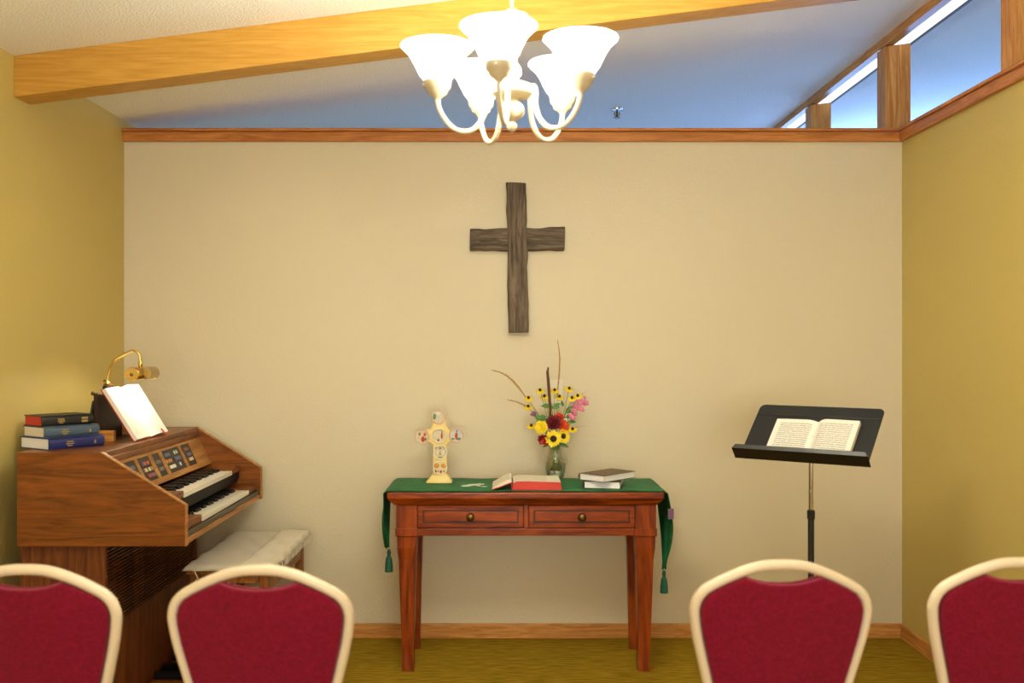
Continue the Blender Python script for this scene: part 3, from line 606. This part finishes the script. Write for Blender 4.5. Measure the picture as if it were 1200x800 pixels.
# brown plume, dry grasses, leaf sprays
def spike(name, label, path, d, m, rs, stem=True, fuzz=0):
    pts = [P(x, y, d) for x, y in path]; st = stemline(pts[0]); t = thing(name, label, 'dried stem', st[0], group='dried stems in the vase')
    part(G().tube(st, .0013, 6), 'stem', m_dry, t, True)
    e = part(G().tube(pts, rs, 8), 'seed_head', m, t, True)
    if fuzz:
        g = G(); rn = random.Random(len(path)+int(path[0][0]))
        for i in range(fuzz):
            u = rn.random()*(len(pts)-1); k = int(u); p = pts[k].lerp(pts[k+1], u-k); dd = Vector((rn.uniform(-1,1), rn.uniform(-.6,.6), .8+rn.random())).normalized(); tg = (pts[k+1]-pts[k]).normalized()
            dd = (tg*1.4+dd*.6).normalized()*rn.uniform(.008,.016); s = dd.cross(Vector((0,1,0))).normalized()*.0012
            g.add([p-s, p+s, p+dd], [(0,1,2)])
        part(g, 'bristles', m, e, solid=.0004)
spike('brown_plume', 'upright dark brown plume in the bouquet', [(645,488),(644.5,474),(643.5,460),(642.5,446),(641.5,436),(642.5,430)], 4.52, m_brown, [.0045,.0065,.0068,.0066,.006,.003], fuzz=0)
spike('dry_grass', 'tallest dry grass stalk rising behind the brown plume', [(653,470),(654,452),(655.5,436),(656,420),(655,408),(653.5,400)], 4.55, m_dry, [.0018,.003,.0034,.003,.0022,.0007], fuzz=80)
spike('dry_grass', 'long dry grass arching far to the left', [(616,465),(608,454),(601,446),(594,440),(586,436),(577.5,434)], 4.53, m_dry, [.002,.0044,.0042,.0034,.0026,.0008], fuzz=120)
spike('dry_grass', 'short dry grass bending left below the arching one', [(620,478),(613,474),(605,470.5),(596,469)], 4.53, m_dry, [.0016,.0028,.0024,.0007], fuzz=50)
spike('dry_grass', 'thin wispy grass tip at the upper right of the bouquet', [(672,474),(679,465),(684,460),(689,457.5)], 4.54, m_dry, [.0009,.0011,.0009,.0004])
spike('dry_grass', 'thin wispy grass pointing right beside the sunflower', [(664,503),(674,500.5),(684,499),(691,499.5)], 4.54, m_dry, [.0009,.0009,.0007,.0004])
def spray(label, leaves, tip):
    pts = stemline(P(*tip, 4.53)); t = thing('leaf_spray', label, 'foliage', pts[0], group='leaf sprays in the vase')
    part(G().tube(pts, .0014, 6), 'stem', m_stem, t, True)
    for (px, py, dx, dz, ll) in leaves: leaf_part(P(px, py, 4.515), (dx, -.4, dz), ll, t, .45)
spray('green leaf spray left of the maroon dahlia', [(641,492,-1,.25,.05),(637,493,-.7,.55,.05),(640,488,-.9,-.1,.045)], (638,488))
spray('green leaf spray around the foot of the brown plume', [(646,478,1,.2,.04),(644,477,-1,.25,.04),(649,476,.9,.5,.035),(642,474,-.8,-.1,.03)], (646,474))
spray('green leaf spray below the snapdragon', [(663,484,.6,.8,.045),(665,490,.5,.8,.05),(660,476,-.3,.9,.03),(668,495,.9,.2,.03)], (664,480))
spray('green leaf spray in the neck of the vase under the sunflowers', [(657,520,.9,-.3,.04),(644,520,-.9,-.3,.035),(653,522,.5,-1,.022),(647,522,-.4,-1,.022)], (652,512))
# ------------------------------------------------------------------ music stand
m_std = M('stand_black', (30,31,29), .42, bump=(400, .1, .001))
SP = Vector((1.148, 3.738, 0)); YAW = math.radians(-36.5); TILT = math.radians(40.8)
t = thing('music_stand', 'black music stand with tilted desk near the right wall', 'music stand', SP, (0,0,YAW), world=False)
B0 = Vector((0, -.110, .962)); U = Vector((0, math.cos(TILT), math.sin(TILT))); N = Vector((0, -math.sin(TILT), math.cos(TILT)))
def bd(x, u, n=0): return B0+Vector((x,0,0))+U*u+N*n
DL, DW = .292, .245
def rect_round(w, L, r, n=5):
    pts = [(-w,0),(w,0)]
    for k in range(n+1): a = PI/2*k/n; pts.append((w-r+r*math.cos(a), L-r+r*math.sin(a)))
    for k in range(n+1): a = PI/2+PI/2*k/n; pts.append((-w+r+r*math.cos(a), L-r+r*math.sin(a)))
    return pts
pl = rect_round(DW-.005, DL, .022); n = len(pl)
g = G().add([bd(x,u,0) for x,u in pl]+[bd(x,u,-.003) for x,u in pl], [tuple(range(n)), tuple(range(n,2*n))[::-1]]+[(i,(i+1)%n,n+(i+1)%n,n+i) for i in range(n)])
dk = part(g, 'desk', m_std, t)
part(G().tube([bd(-DW+.006,DL-.055,.0005), bd(DW-.006,DL-.055,.0005)], .0022, 6), 'crease', m_std, dk, 60)
lp = [(-.004,0),(-.004,.055),(.012,.062),(.012,.0595),(-.001,.0525),(-.001,0)]      # (along U, along N) section of the ledge
g = G(); W2 = DW+.008; k = len(lp)
g.add([bd(-W2+ (.012 if i in (2,3) else 0),a,b_) for i,(a,b_) in enumerate(lp)]+[bd(W2-(.012 if i in (2,3) else 0),a,b_) for i,(a,b_) in enumerate(lp)], [tuple(range(k))[::-1], tuple(range(k,2*k))]+[(i,(i+1)%k,k+(i+1)%k,k+i) for i in range(k)])
part(g, 'ledge', M('ledge_black', (16,16,16), .35), t, bevel=.001)
part(G().box(-.03, .03, -.02, .012, .985, 1.05), 'tilt_bracket', m_std, t, bevel=.004)
part(G().tube([(0,0,.74),(0,0,1.03)], .0085, 14), 'inner_tube', m_steel, t, 60)
part(G().tube([(0,0,.05),(0,0,.765)], .0115, 14), 'outer_tube', m_std, t, 60)
part(G().lathe([(.0115,.735),(.0145,.738),(.0145,.768),(.009,.772)], 16), 'collar', m_std, t, 50)
for a in range(3):
    q = a*2*PI/3+.4; c, s = math.cos(q), math.sin(q)
    lg = part(G().tube([(c*.014,s*.014,.20),(c*.06,s*.06,.16),(c*.16,s*.16,.06),(c*.245,s*.245,.012)], .009, 8), 'leg', m_std, t, 60)
    part(G().ball((c*.245,s*.245,.0105), .0105, 8), 'rubber_foot', m_black, lg, True)
Rm = (Matrix.Translation(SP) @ Matrix.Rotation(YAW, 4, 'Z') @ Matrix.Translation(bd(.015, 0, .0015)) @ Matrix.Rotation(TILT, 4, 'X'))
m_hymn = printed('hymnal_print', (240,236,222), (176,172,162), .0105, .016, .138, .018, .182, .6, 90, .42)
open_book('open_hymnal', 'open white-paged book of printed lines resting on the music stand', Rm, .158, .202, .012, .020, M('dark_cover', (40,32,40), .6), m_page, m_hymn)

# ------------------------------------------------------------------ banquet chairs
m_red = M('burgundy_fabric', (110,8,32), .85, noise=140, col2=(134,16,44), bump=(500, .4, .002), sheen=.1, spec=.15)
m_pip = M('burgundy_piping', (150,50,76), .8)
def chair(label, loc, rz):
    t = thing('banquet_chair', label, 'chair', loc, (0,0,rz), 'banquet chairs in the front row', world=False)
    yb = lambda z: -.075*max(0, (z-.42)/.49)
    half = [(.0,.9005),(.04,.8985),(.075,.890),(.115,.874),(.15,.856),(.172,.842),(.186,.824),(.1925,.802),(.192,.78),(.185,.735),(.172,.68),(.155,.61),(.14,.54),(.13,.47),(.13,.40)]
    path = [(-.155,-.05,.0),(-.14,-.025,.2)]+[(-x, yb(z), z) for x, z in half[::-1]]+[(x, yb(z), z) for x, z in half[1:]]+[(.14,-.025,.2),(.155,-.05,.0)]
    part(G().tube(path[:2]+smooth_path(path[2:-2], 4)+path[-2:], .0118, 10, flat=1.25, up=(0,1,0)), 'back_frame', m_frame, t, True)
    o = [(0,.8575),(.028,.8585),(.055,.8635),(.075,.8705),(.086,.8745),(.112,.864),(.145,.849),(.165,.836),(.176,.820),(.1812,.802),(.181,.782),(.174,.737),(.161,.68),(.144,.61),(.13,.54),(.122,.50)]
    loop = [(-x,z) for x, z in o[::-1]]+o[1:]
    cz = .70; n = len(loop); rings = []
    for dy, sc in ((-.020,.955),(-.0165,.99),(-.010,1),(.010,1),(.022,.985),(.03,.94)):
        rings.append([(x*sc, yb(z)+dy, cz+(z-cz)*sc) for x, z in loop])
    g = G().add([v for r in rings for v in r], [(i*n+j, i*n+(j+1)%n, (i+1)*n+(j+1)%n, (i+1)*n+j) for i in range(5) for j in range(n)]+[tuple(range(n)), tuple(range(5*n, 6*n))])
    bk = part(g, 'backrest', m_red, t, 40)
    part(G().tube([(x, yb(z)-.012, z-.0015) for x, z in loop if z > .85 and abs(x) < .09], .0045, 8), 'piping', m_pip, bk, True)
    g = G()
    def seat(u, v):
        x = (u-.5)*2; y = v; w = .205-.025*v*0; e = (1-abs(x)**6)*(1-(2*v-1)**6)
        return (x*w*(.93+.07*min(1, v*3)), .015+.42*v, .435+.035*max(0, e)**.35)
    g.grid(seat, 16, 14).box(-.19, .19, .02, .43, .42, .437)
    part(g, 'seat', m_red, t, 50)
    part(G().tube([(-.19,.02,.412),(-.195,.22,.412),(-.19,.42,.412),(.19,.42,.412),(.195,.22,.412),(.19,.02,.412)], .011, 8, closed=True), 'seat_frame', m_frame, t, True)
    for s in (-1, 1):
        lg = part(G().tube([(s*.188,.405,.41),(s*.195,.415,.2),(s*.20,.425,.0)], .011, 8), 'leg', m_frame, t, True)
        part(G().tube([(s*.2,.425,.0),(s*.199,.424,.02)], .0128, 8), 'foot_cap', m_black, lg, 60)
    part(G().tube([(-.13,-.012,.405),(-.19,.03,.405)], .01, 8).tube([(.13,-.012,.405),(.19,.03,.405)], .01, 8), 'side_bracket', m_frame, t, True)
    return t
chair('burgundy banquet chair with cream frame cut off at the left edge', (-1.047, 2.245, 0), 0)
chair('burgundy banquet chair with cream frame in front of the organ bench', (-.535, 2.24, 0), 0)
chair('burgundy banquet chair with cream frame in front of the music stand', (.618, 2.292, 0), 0)
chair('burgundy banquet chair with cream frame cut off at the right edge', (1.162, 2.315, 0), 0)

# ------------------------------------------------------------------ electric organ
t = thing('organ', 'walnut two-manual electric organ against the left wall', 'organ', (-1.42, 4.05, 0))
XB, XF, YA, YZ = -1.716, -1.124, 3.50, 4.60
EP = [(XB,.682),(XB,1.012),(-1.422,1.012),(XF,.826),(XF,.682)]
for y0 in (YA, YZ-.022):
    e = part(G().prism(EP, y0, y0+.022), 'end_panel', m_walx, t, bevel=.0015)
    for a, b_ in ((EP[2], EP[3]), (EP[3], EP[4])):
        a, b_ = Vector((a[0],0,a[1])), Vector((b_[0],0,b_[1])); dr = (b_-a).normalized(); nn = Vector((-dr.z,0,dr.x)); nn = nn if nn.x > 0 else -nn
        g = G().hexa([a-nn*.001+Vector((0,y0-.0006,0)), b_-nn*.001+Vector((0,y0-.0006,0)), b_-nn*.001+Vector((0,y0+.0226,0)), a-nn*.001+Vector((0,y0+.0226,0))],
                     [a+nn*.0022+Vector((0,y0-.0006,0)), b_+nn*.0022+Vector((0,y0-.0006,0)), b_+nn*.0022+Vector((0,y0+.0226,0)), a+nn*.0022+Vector((0,y0+.0226,0))])
        part(g, 'edge_banding', m_tan, e)
yi0, yi1 = YA+.0225, YZ-.0225
part(G().box(XB, -1.412, yi0, yi1, .992, 1.0118), 'top_board', m_waly, t, bevel=.0015)
part(G().box(-1.430, -1.404, yi0, yi1, .968, .9915), 'front_rail', m_waly, t, bevel=.002)
part(G().box(XB, XB+.012, yi0, yi1, .06, .9915), 'back_panel', m_walz, t)
part(G().box(XB+.013, -1.1505, yi0, yi1, .684, .702), 'console_floor', m_waly, t)
part(G().box(-1.150, -1.128, yi0, yi1, .6835, .7022), 'front_edge', m_tan, t, bevel=.002)
part(G().box(-1.17, -1.132, yi0, yi1, .7025, .722), 'key_slip', M('dark_slip', (70,58,44), .4), t, bevel=.002)
# tab panel: wooden board with five recessed dark panels of stop tabs
PA, PB = Vector((-1.412,0,.968)), Vector((-1.352,0,.846)); pd = (PB-PA).normalized(); pn = Vector((-pd.z,0,pd.x)); pn = pn if pn.x > 0 else -pn; PLn = (PB-PA).length
def pp(y, s, n): v = PA+pd*s+pn*n; return Vector((v.x, y, v.z))
def slab(y0, y1, s0, s1, n0, n1): return G().hexa([pp(y0,s0,n0),pp(y1,s0,n0),pp(y1,s1,n0),pp(y0,s1,n0)], [pp(y0,s0,n1),pp(y1,s0,n1),pp(y1,s1,n1),pp(y0,s1,n1)])
tp = part(slab(yi0, yi1, 0, PLn, -.012, -.003), 'tab_panel', m_waly, t)
cols = [3.53, 3.56, 3.765, 3.79, 3.915, 3.945, 4.03, 4.06, 4.268, 4.295, 4.412, yi1]
for a, b_ in ((yi0,3.56),(3.765,3.79),(3.915,3.945),(4.03,4.06),(4.268,4.295),(4.412,yi1)): part(slab(a, b_, .014, PLn-.022, -.003, .003), 'stile', m_tan, tp)
for a, b_ in ((0,.014),(PLn-.022,PLn)): part(slab(yi0, yi1, a, b_, -.003, .003), 'rail', m_tan, tp)
m_tabp = M('dark_tab_plate', (50,40,34), .5)
tabc = [(170,60,46),(206,150,60),(226,222,206),(70,96,160),(60,120,110),(120,110,100),(220,110,50)]
mtab = [M('tab_%d' % i, c, .4) for i, c in enumerate(tabc)]
rn = random.Random(11)
tabmesh = {}
def tabs(y0, y1, layout):
    pl_ = part(slab(y0+.001, y1-.001, .015, PLn-.023, -.0028, -.0008), 'stop_tab_plate', m_tabp, t)
    for (s, a, b_, mi) in layout:
        n = max(1, round((b_-a)*(y1-y0)/.0125)); st = (b_-a)*(y1-y0)/n
        for k in range(n):
            ya = y0+a*(y1-y0)+k*st
            o = part(slab(ya+.001, ya+st-.002, s, s+.014, -.0009, .0028), 'stop_tab', mtab[mi[k % len(mi)]], pl_)
tabs(3.56, 3.765, [(.034,.5,.9,(3,5)),(.062,.1,.5,(5,)),(.064,.55,.95,(4,3)),(.088,.5,.9,(5,3))])
tabs(3.79, 3.915, [(.034,.2,.8,(3,0,6)),(.060,.1,.9,(4,1,2)),(.085,.3,.9,(0,0,3))])
tabs(3.945, 4.03, [(.045,.2,.8,(5,)),(.075,.2,.8,(5,))])
tabs(4.06, 4.268, [(.028,.1,.4,(3,5)),(.028,.58,.88,(4,2)),(.055,.05,.35,(1,0)),(.055,.55,.9,(3,5)),(.082,.1,.42,(2,)),(.082,.6,.8,(3,2))])
tabs(4.295, 4.412, [(.030,.2,.7,(0,4)),(.055,.3,.8,(3,5)),(.078,.3,.75,(1,2))])
# keyboards
def keyboard(name, xf, zt, y0, y1, depth):
    kb = part(G().box(xf-depth-.02, xf-.006, yi0+.002, yi1-.002, zt-.05, zt-.018), name, m_black, t)
    n = round((y1-y0)/.0235); kw = (y1-y0)/n; org = ORG
    wg = G().box(-depth, 0, .0006, kw-.0006, -.0175, 0).box(-.004, .001, .0006, kw-.0006, -.0175, 0); wm = G().box(-depth, 0, .0006, kw-.0006, -.0175, 0).mesh('white_key', m_ivory)
    bm_ = G().hexa([(-depth,-.0055,.0003),(-.048,-.0055,.0003),(-.048,.0055,.0003),(-depth,.0055,.0003)], [(-depth,-.0045,.011),(-.055,-.0045,.011),(-.055,.0045,.011),(-depth,.0045,.011)]).mesh('black_key', m_ebony)
    for k in range(n):
        piece(wm, 'white_key', kb, Vector((xf, y0+k*kw, zt))-org)
        if k and (k % 7) not in (0, 3): piece(bm_, 'black_key', kb, Vector((xf, y0+k*kw, zt))-org)
    part(G().box(xf-.09, xf-.004, yi0+.003, y0-.001, zt-.0175, zt+.008), 'cheek_block', m_waly, t, bevel=.002)
    part(G().box(xf-.09, xf-.004, y1+.001, yi1-.003, zt-.0175, zt+.008), 'cheek_block', m_waly, t, bevel=.002)
    return kb
keyboard('lower_keyboard', -1.141, .743, 3.76, 4.435, .125)
keyboard('upper_keyboard', -1.216, .829, 3.78, 4.435, .125)
part(G().box(-1.245, -1.23, yi0+.003, yi1-.003, .7615, .778), 'key_riser', m_black, t)
# lower case: ends, kneeboard with slatted grille, pedals
KX = -1.416
for y0 in (YA+.022, YZ-.046): part(G().box(XB+.013, KX, y0, y0+.022, 0, .6815), 'side_panel', m_walz, t, bevel=.0015)
part(G().box(KX-.03, KX-.012, YA+.0445, YZ-.0465, .02, .372), 'knee_panel', m_walz, t)
gr = part(G().box(KX-.034, KX-.026, YA+.0445, YZ-.0465, .373, .6815), 'speaker_grille', M('grille_cloth', (26,16,10), .9), t)
sl = G().box(-.014, 0, 0, YZ-.0465-YA-.0445, 0, .0062).mesh('slat', m_walz)
for k in range(24): piece(sl, 'slat', gr, Vector((KX-.011, YA+.0445, .376+k*.0128))-ORG)
part(G().box(KX-.011, KX+.12, YA+.06, YZ-.06, 0, .03), 'pedal_frame', m_walz, t)
pm = G().box(0, .30, -.014, .014, 0, .022).mesh('pedal', m_walx, off=(0,0,0)); pm2 = G().box(0, .25, -.012, .012, 0, .04).mesh('pedal', m_black)
for k in range(12):
    bl = k % 12 in (1,3,6,8,10); piece(pm2 if bl else pm, 'pedal', t, Vector((KX+.005, 3.968+k*.0475, .0305 if not bl else .034))-ORG)
part(G().hexa([(KX-.01,4.40,.06),(KX+.10,4.40,.06),(KX+.10,4.50,.06),(KX-.01,4.50,.06)], [(KX-.01,4.40,.20),(KX+.06,4.40,.10),(KX+.06,4.50,.10),(KX-.01,4.50,.20)]), 'expression_pedal', m_black, t, bevel=.004)

# music rack standing on the organ, lamp clamped to it
ZO = 1.012
t = thing('book_rest', 'dark upright wooden book rest standing on the organ top', 'book rest', (-1.62, 4.05, ZO))
m_drk = wood('dark_rest_wood', (38,22,14), (66,40,24), 'z', .45, 12, 2)
part(G().box(-1.625, -1.607, 3.93, 4.20, ZO, ZO+.185), 'back_board', m_drk, t, bevel=.003)
part(G().box(-1.6255, -1.6065, 4.02, 4.085, ZO+.1855, ZO+.213), 'post', m_drk, t)
part(G().box(-1.626, -1.606, 4.03, 4.075, ZO+.2135, ZO+.222), 'top_block', m_walx, t)
part(G().box(-1.605, -1.535, 3.90, 3.93, ZO, ZO+.042), 'foot', m_oak_x, t, bevel=.002)
part(G().box(-1.605, -1.535, 4.17, 4.20, ZO, ZO+.042), 'foot', m_oak_x, t, bevel=.002)
wsolo(G().hexa([(-1.668,3.955,ZO+.0003),(-1.658,3.955,ZO+.0003),(-1.658,4.17,ZO+.0003),(-1.668,4.17,ZO+.0003)], [(-1.641,3.955,ZO+.155),(-1.633,3.955,ZO+.158),(-1.633,4.17,ZO+.158),(-1.641,4.17,ZO+.155)]), 'folder', M('dark_green_card', (46,62,50), .6), 'thin dark green folder leaning behind the book rest', 'folder', (-1.665, 4.06, ZO), bevel=.001)
pos = Vector((-1.445, 4.045, ZO+.0015)); up = Vector((-.127,0,.200)).normalized(); xx = Vector((0,1,0)); nz = xx.cross(up)
M4 = Matrix.Translation(pos) @ Matrix((xx, up, nz)).transposed().to_4x4()
m_faint = printed('faint_print', (244,240,228), (222,214,198), .006, .015, .15, .02, .21, .5, 60, .45)
open_book('open_book', 'open red-covered book propped up under the brass lamp on the organ', M4, .170, .235, .016, .022, M('red_cover', (160,24,30), .5), m_page, m_faint,
          ribbon=[(.004,.237,.02),(.012,.2,.026),(.02,.17,.027),(.03,.14,.0275)])
wsolo(G().tube([(-1.432,4.145,ZO+.030),(-1.424,4.146,ZO+.022),(-1.417,4.147,ZO+.012),(-1.413,4.148,ZO+.002)], .0075, 6, flat=.3), 'ribbon_marker', M('red_ribbon', (190,20,30), .5), 'red ribbon marker end hanging from the lower edge of the propped book', 'ribbon', (-1.425,4.146,ZO+.002), smooth=60)
# brass lamp
LY = 4.05; t = thing('piano_lamp', 'polished brass gooseneck lamp shining on the propped book', 'lamp', (-1.63, LY, ZO+.20))
def lpx(px, py): v = P(px, py, LY); return v
pts = [lpx(*q) for q in ((125.5,456),(126,446),(127.5,438),(130,429),(134,422),(141,417.5),(149,413.5),(155,411),(159.5,411.5),(163,415.5),(164.3,421),(164.5,430))]
part(G().tube(smooth_path(pts), .0052, 10), 'gooseneck', m_brass, t, True)
part(G().lathe([(.005,0),(.0085,.002),(.0095,.012),(.008,.02),(.0055,.026)], 14, pts[0]+Vector((0,0,.012))), 'swivel_collar', m_brass, t, 50)
part(G().lathe([(.0055,0),(.009,.004),(.009,.016),(.006,.024)], 14, pts[-1]+Vector((0,0,.0))), 'shade_joint', m_brass, t, 50)
cz0 = pts[0].z-.004
cl = part(G().box(-1.634, -1.6265, LY-.015, LY+.015, cz0-.04, cz0+.008).box(-1.634, -1.600, LY-.012, LY+.012, cz0+.003, cz0+.012).box(-1.6055, -1.599, LY-.015, LY+.015, cz0-.04, cz0+.008), 'clamp', m_brassd, t, bevel=.002)
part(G().tube([(-1.634,LY,cz0-.015),(-1.675,LY,cz0-.013)], .003, 8).ball((-1.678,LY,cz0-.013), .0085, 10, .8, 1, 1), 'clamp_screw', m_brassd, cl, 60)
part(G().ball(pts[1]+Vector((-.012,0,.0)), .006, 8), 'thumb_screw', m_brassd, t, True)
SX, SZ, SY0, SY1, SR = pts[-1].x, pts[-1].z-.028, 3.955, 4.195, .0275
open_dir = math.radians(249)          # shade opens downwards towards the book
def shade(u, v): q = open_dir+math.radians(61)+math.radians(238)*u; return (SX+SR*math.cos(q), SY0+(SY1-SY0)*v, SZ+SR*math.sin(q))
sh = part(G().grid(shade, 24, 1), 'shade', m_brass, t, True, solid=.0015)
for y in (SY0, SY1):
    c = [(SX+SR*math.cos(2*PI*j/24), SZ+SR*math.sin(2*PI*j/24)) for j in range(24)]
    part(G().prism(c, y-.0015, y+.0015), 'end_cap', m_brass, sh, 40)
    part(G().ball((SX, y+(-.002 if y == SY0 else .002), SZ), .007, 8, 1, .6, 1), 'cap_screw', m_brassd, sh, True)
part(G().tube([(SX,SY0+.02,SZ+.002),(SX,SY1-.02,SZ+.002)], .010, 12), 'bulb', M('lamp_bulb', (255,250,240), .4, emit=(LAMP, 85)), t, 60)
# books stacked on the organ
m_gilt = M('gilt', (196,168,104), .35, .6)
A = math.radians(56.5)
st = [('navy blue book at the bottom of the stack on the organ', (57,528,3.56), .042, (28,36,92), m_white_edge, .222, .182, A),
      ('slate blue book in the middle of the stack on the organ', (51.5,515,3.575), .039, (66,84,100), m_page, .215, .145, math.radians(54)),
      ('black book with red page edges on top of the stack', (48.5,501.5,3.59), .038, (26,24,24), m_rededge, .195, .135, math.radians(51))]
z = ZO+.0003
for lb, (px, py, d), T, c, me, L_, W_, an in st:
    x = (px-CX)*d/F
    ck = M('cover_%d' % c[0], c, .45, bump=(500, .15, .001))
    closed_book('closed_book', lb, (x, d, z), an, L_, W_, T, ck, me, 'books stacked on the organ', m_gilt,
                [(.30,.42,.60,.68),(.29,.43,.42,.50),(.32,.40,.25,.33)]+([(.76,.88,.55,.75),(.76,.88,.25,.45)] if c[0] == 26 else [(.80,.83,.3,.6)]))
    z += T+.0004

# ------------------------------------------------------------------ organ bench and its white cover
BX0, BX1, BY0, BY1, BZ = -1.245, -.915, 3.885, 4.60, .515
t = thing('organ_bench', 'wooden organ bench with slatted legs in front of the organ', 'bench', ((BX0+BX1)/2, (BY0+BY1)/2, 0))
m_bw = wood('bench_wood', (112,66,26), (164,106,50), 'y', .42, 12, 2); m_bz = wood('bench_wood_z', (104,60,24), (156,98,46), 'z', .42, 12, 2)
part(G().box(BX0, BX1, BY0, BY1, BZ-.022, BZ), 'lid', m_bw, t, bevel=.003)
for x in (BX0+.018, BX1-.034): part(G().box(x, x+.016, BY0+.05, BY1-.05, BZ-.10, BZ-.0225), 'side_rail', m_bw, t, bevel=.002)
for y in (BY0+.018, BY1-.034): part(G().box(BX0+.05, BX1-.05, y, y+.016, BZ-.06, BZ-.0225), 'end_rail', m_bw, t, bevel=.002)
for x in (BX0+.012, BX1-.047):
    for y in (BY0+.012, BY1-.047): part(G().box(x, x+.035, y, y+.035, 0, BZ-.0225), 'leg', m_bz, t, bevel=.003)
for y in (BY0+.02, BY1-.038): part(G().box(BX0+.048, BX1-.048, y, y+.018, .12, .16), 'stretcher', m_bw, t, bevel=.002)
part(G().box(-1.095, -1.065, BY0+.022, BY0+.036, .1605, BZ-.061), 'end_slat', m_bz, t)
m_clo = M('white_terry', (226,216,196), .9, bump=(380, .9, .006)); m_clo2 = M('white_terry_doubled', (238,228,206), .9, bump=(380, .9, .006))
t = thing('bench_cover', 'white cloth cover tied over the top of the organ bench', 'bench cover', ((BX0+BX1)/2, (BY0+BY1)/2, BZ))
def cover(x0, x1, y0, y1, th, seed, drop=.018):
    def fn(u, v):
        x = x0+(x1-x0)*u; y = y0+(y1-y0)*v; e = min(u, 1-u)*(x1-x0); f = min(v, 1-v)*(y1-y0); d = min(e, f)
        z = BZ+th+.002*math.sin(x*60+seed)*math.sin(y*34)-drop*max(0, 1-d/.018)**2
        return (x+.004*math.sin(y*50+seed)*(1 if e < .01 else 0), y+.004*math.sin(x*70)*(1 if f < .01 else 0), max(z, BZ+.003) if (BX0-.001 < x < BX1+.001 and BY0-.001 < y < BY1+.001) else z)
    return G().grid(fn, 36, 60)
cv = part(cover(BX0-.012, BX1+.012, BY0-.012, BY1+.012, .014, 1), 'cloth', m_clo, t, True, solid=.004)
part(cover(BX0+.205, BX1+.016, BY0-.015, BY1+.015, .021, 1.02), 'doubled_fold', m_clo2, t, True, solid=.004)
g = G(); rn = random.Random(3)
for k in range(150):
    y = BY0-.01+(BY1-BY0+.02)*rn.random(); g.tube([(BX1+.014,y,BZ+.003),(BX1+.018,y+rn.uniform(-.004,.004),BZ-.004),(BX1+.018,y+rn.uniform(-.008,.008),BZ-.018-rn.random()*.01)], .0009, 4)
fr = part(g, 'fringe', m_clo2, t); fr['kind'] = 'stuff'
part(G().tube([(BX0+.035,BY0-.014,BZ+.002),(BX0+.05,BY0-.016,BZ-.03),(BX0+.03,BY0-.012,BZ-.06),(BX0+.012,BY0-.008,BZ-.10)], .005, 6, flat=.3), 'tie', m_clo, t, 60)
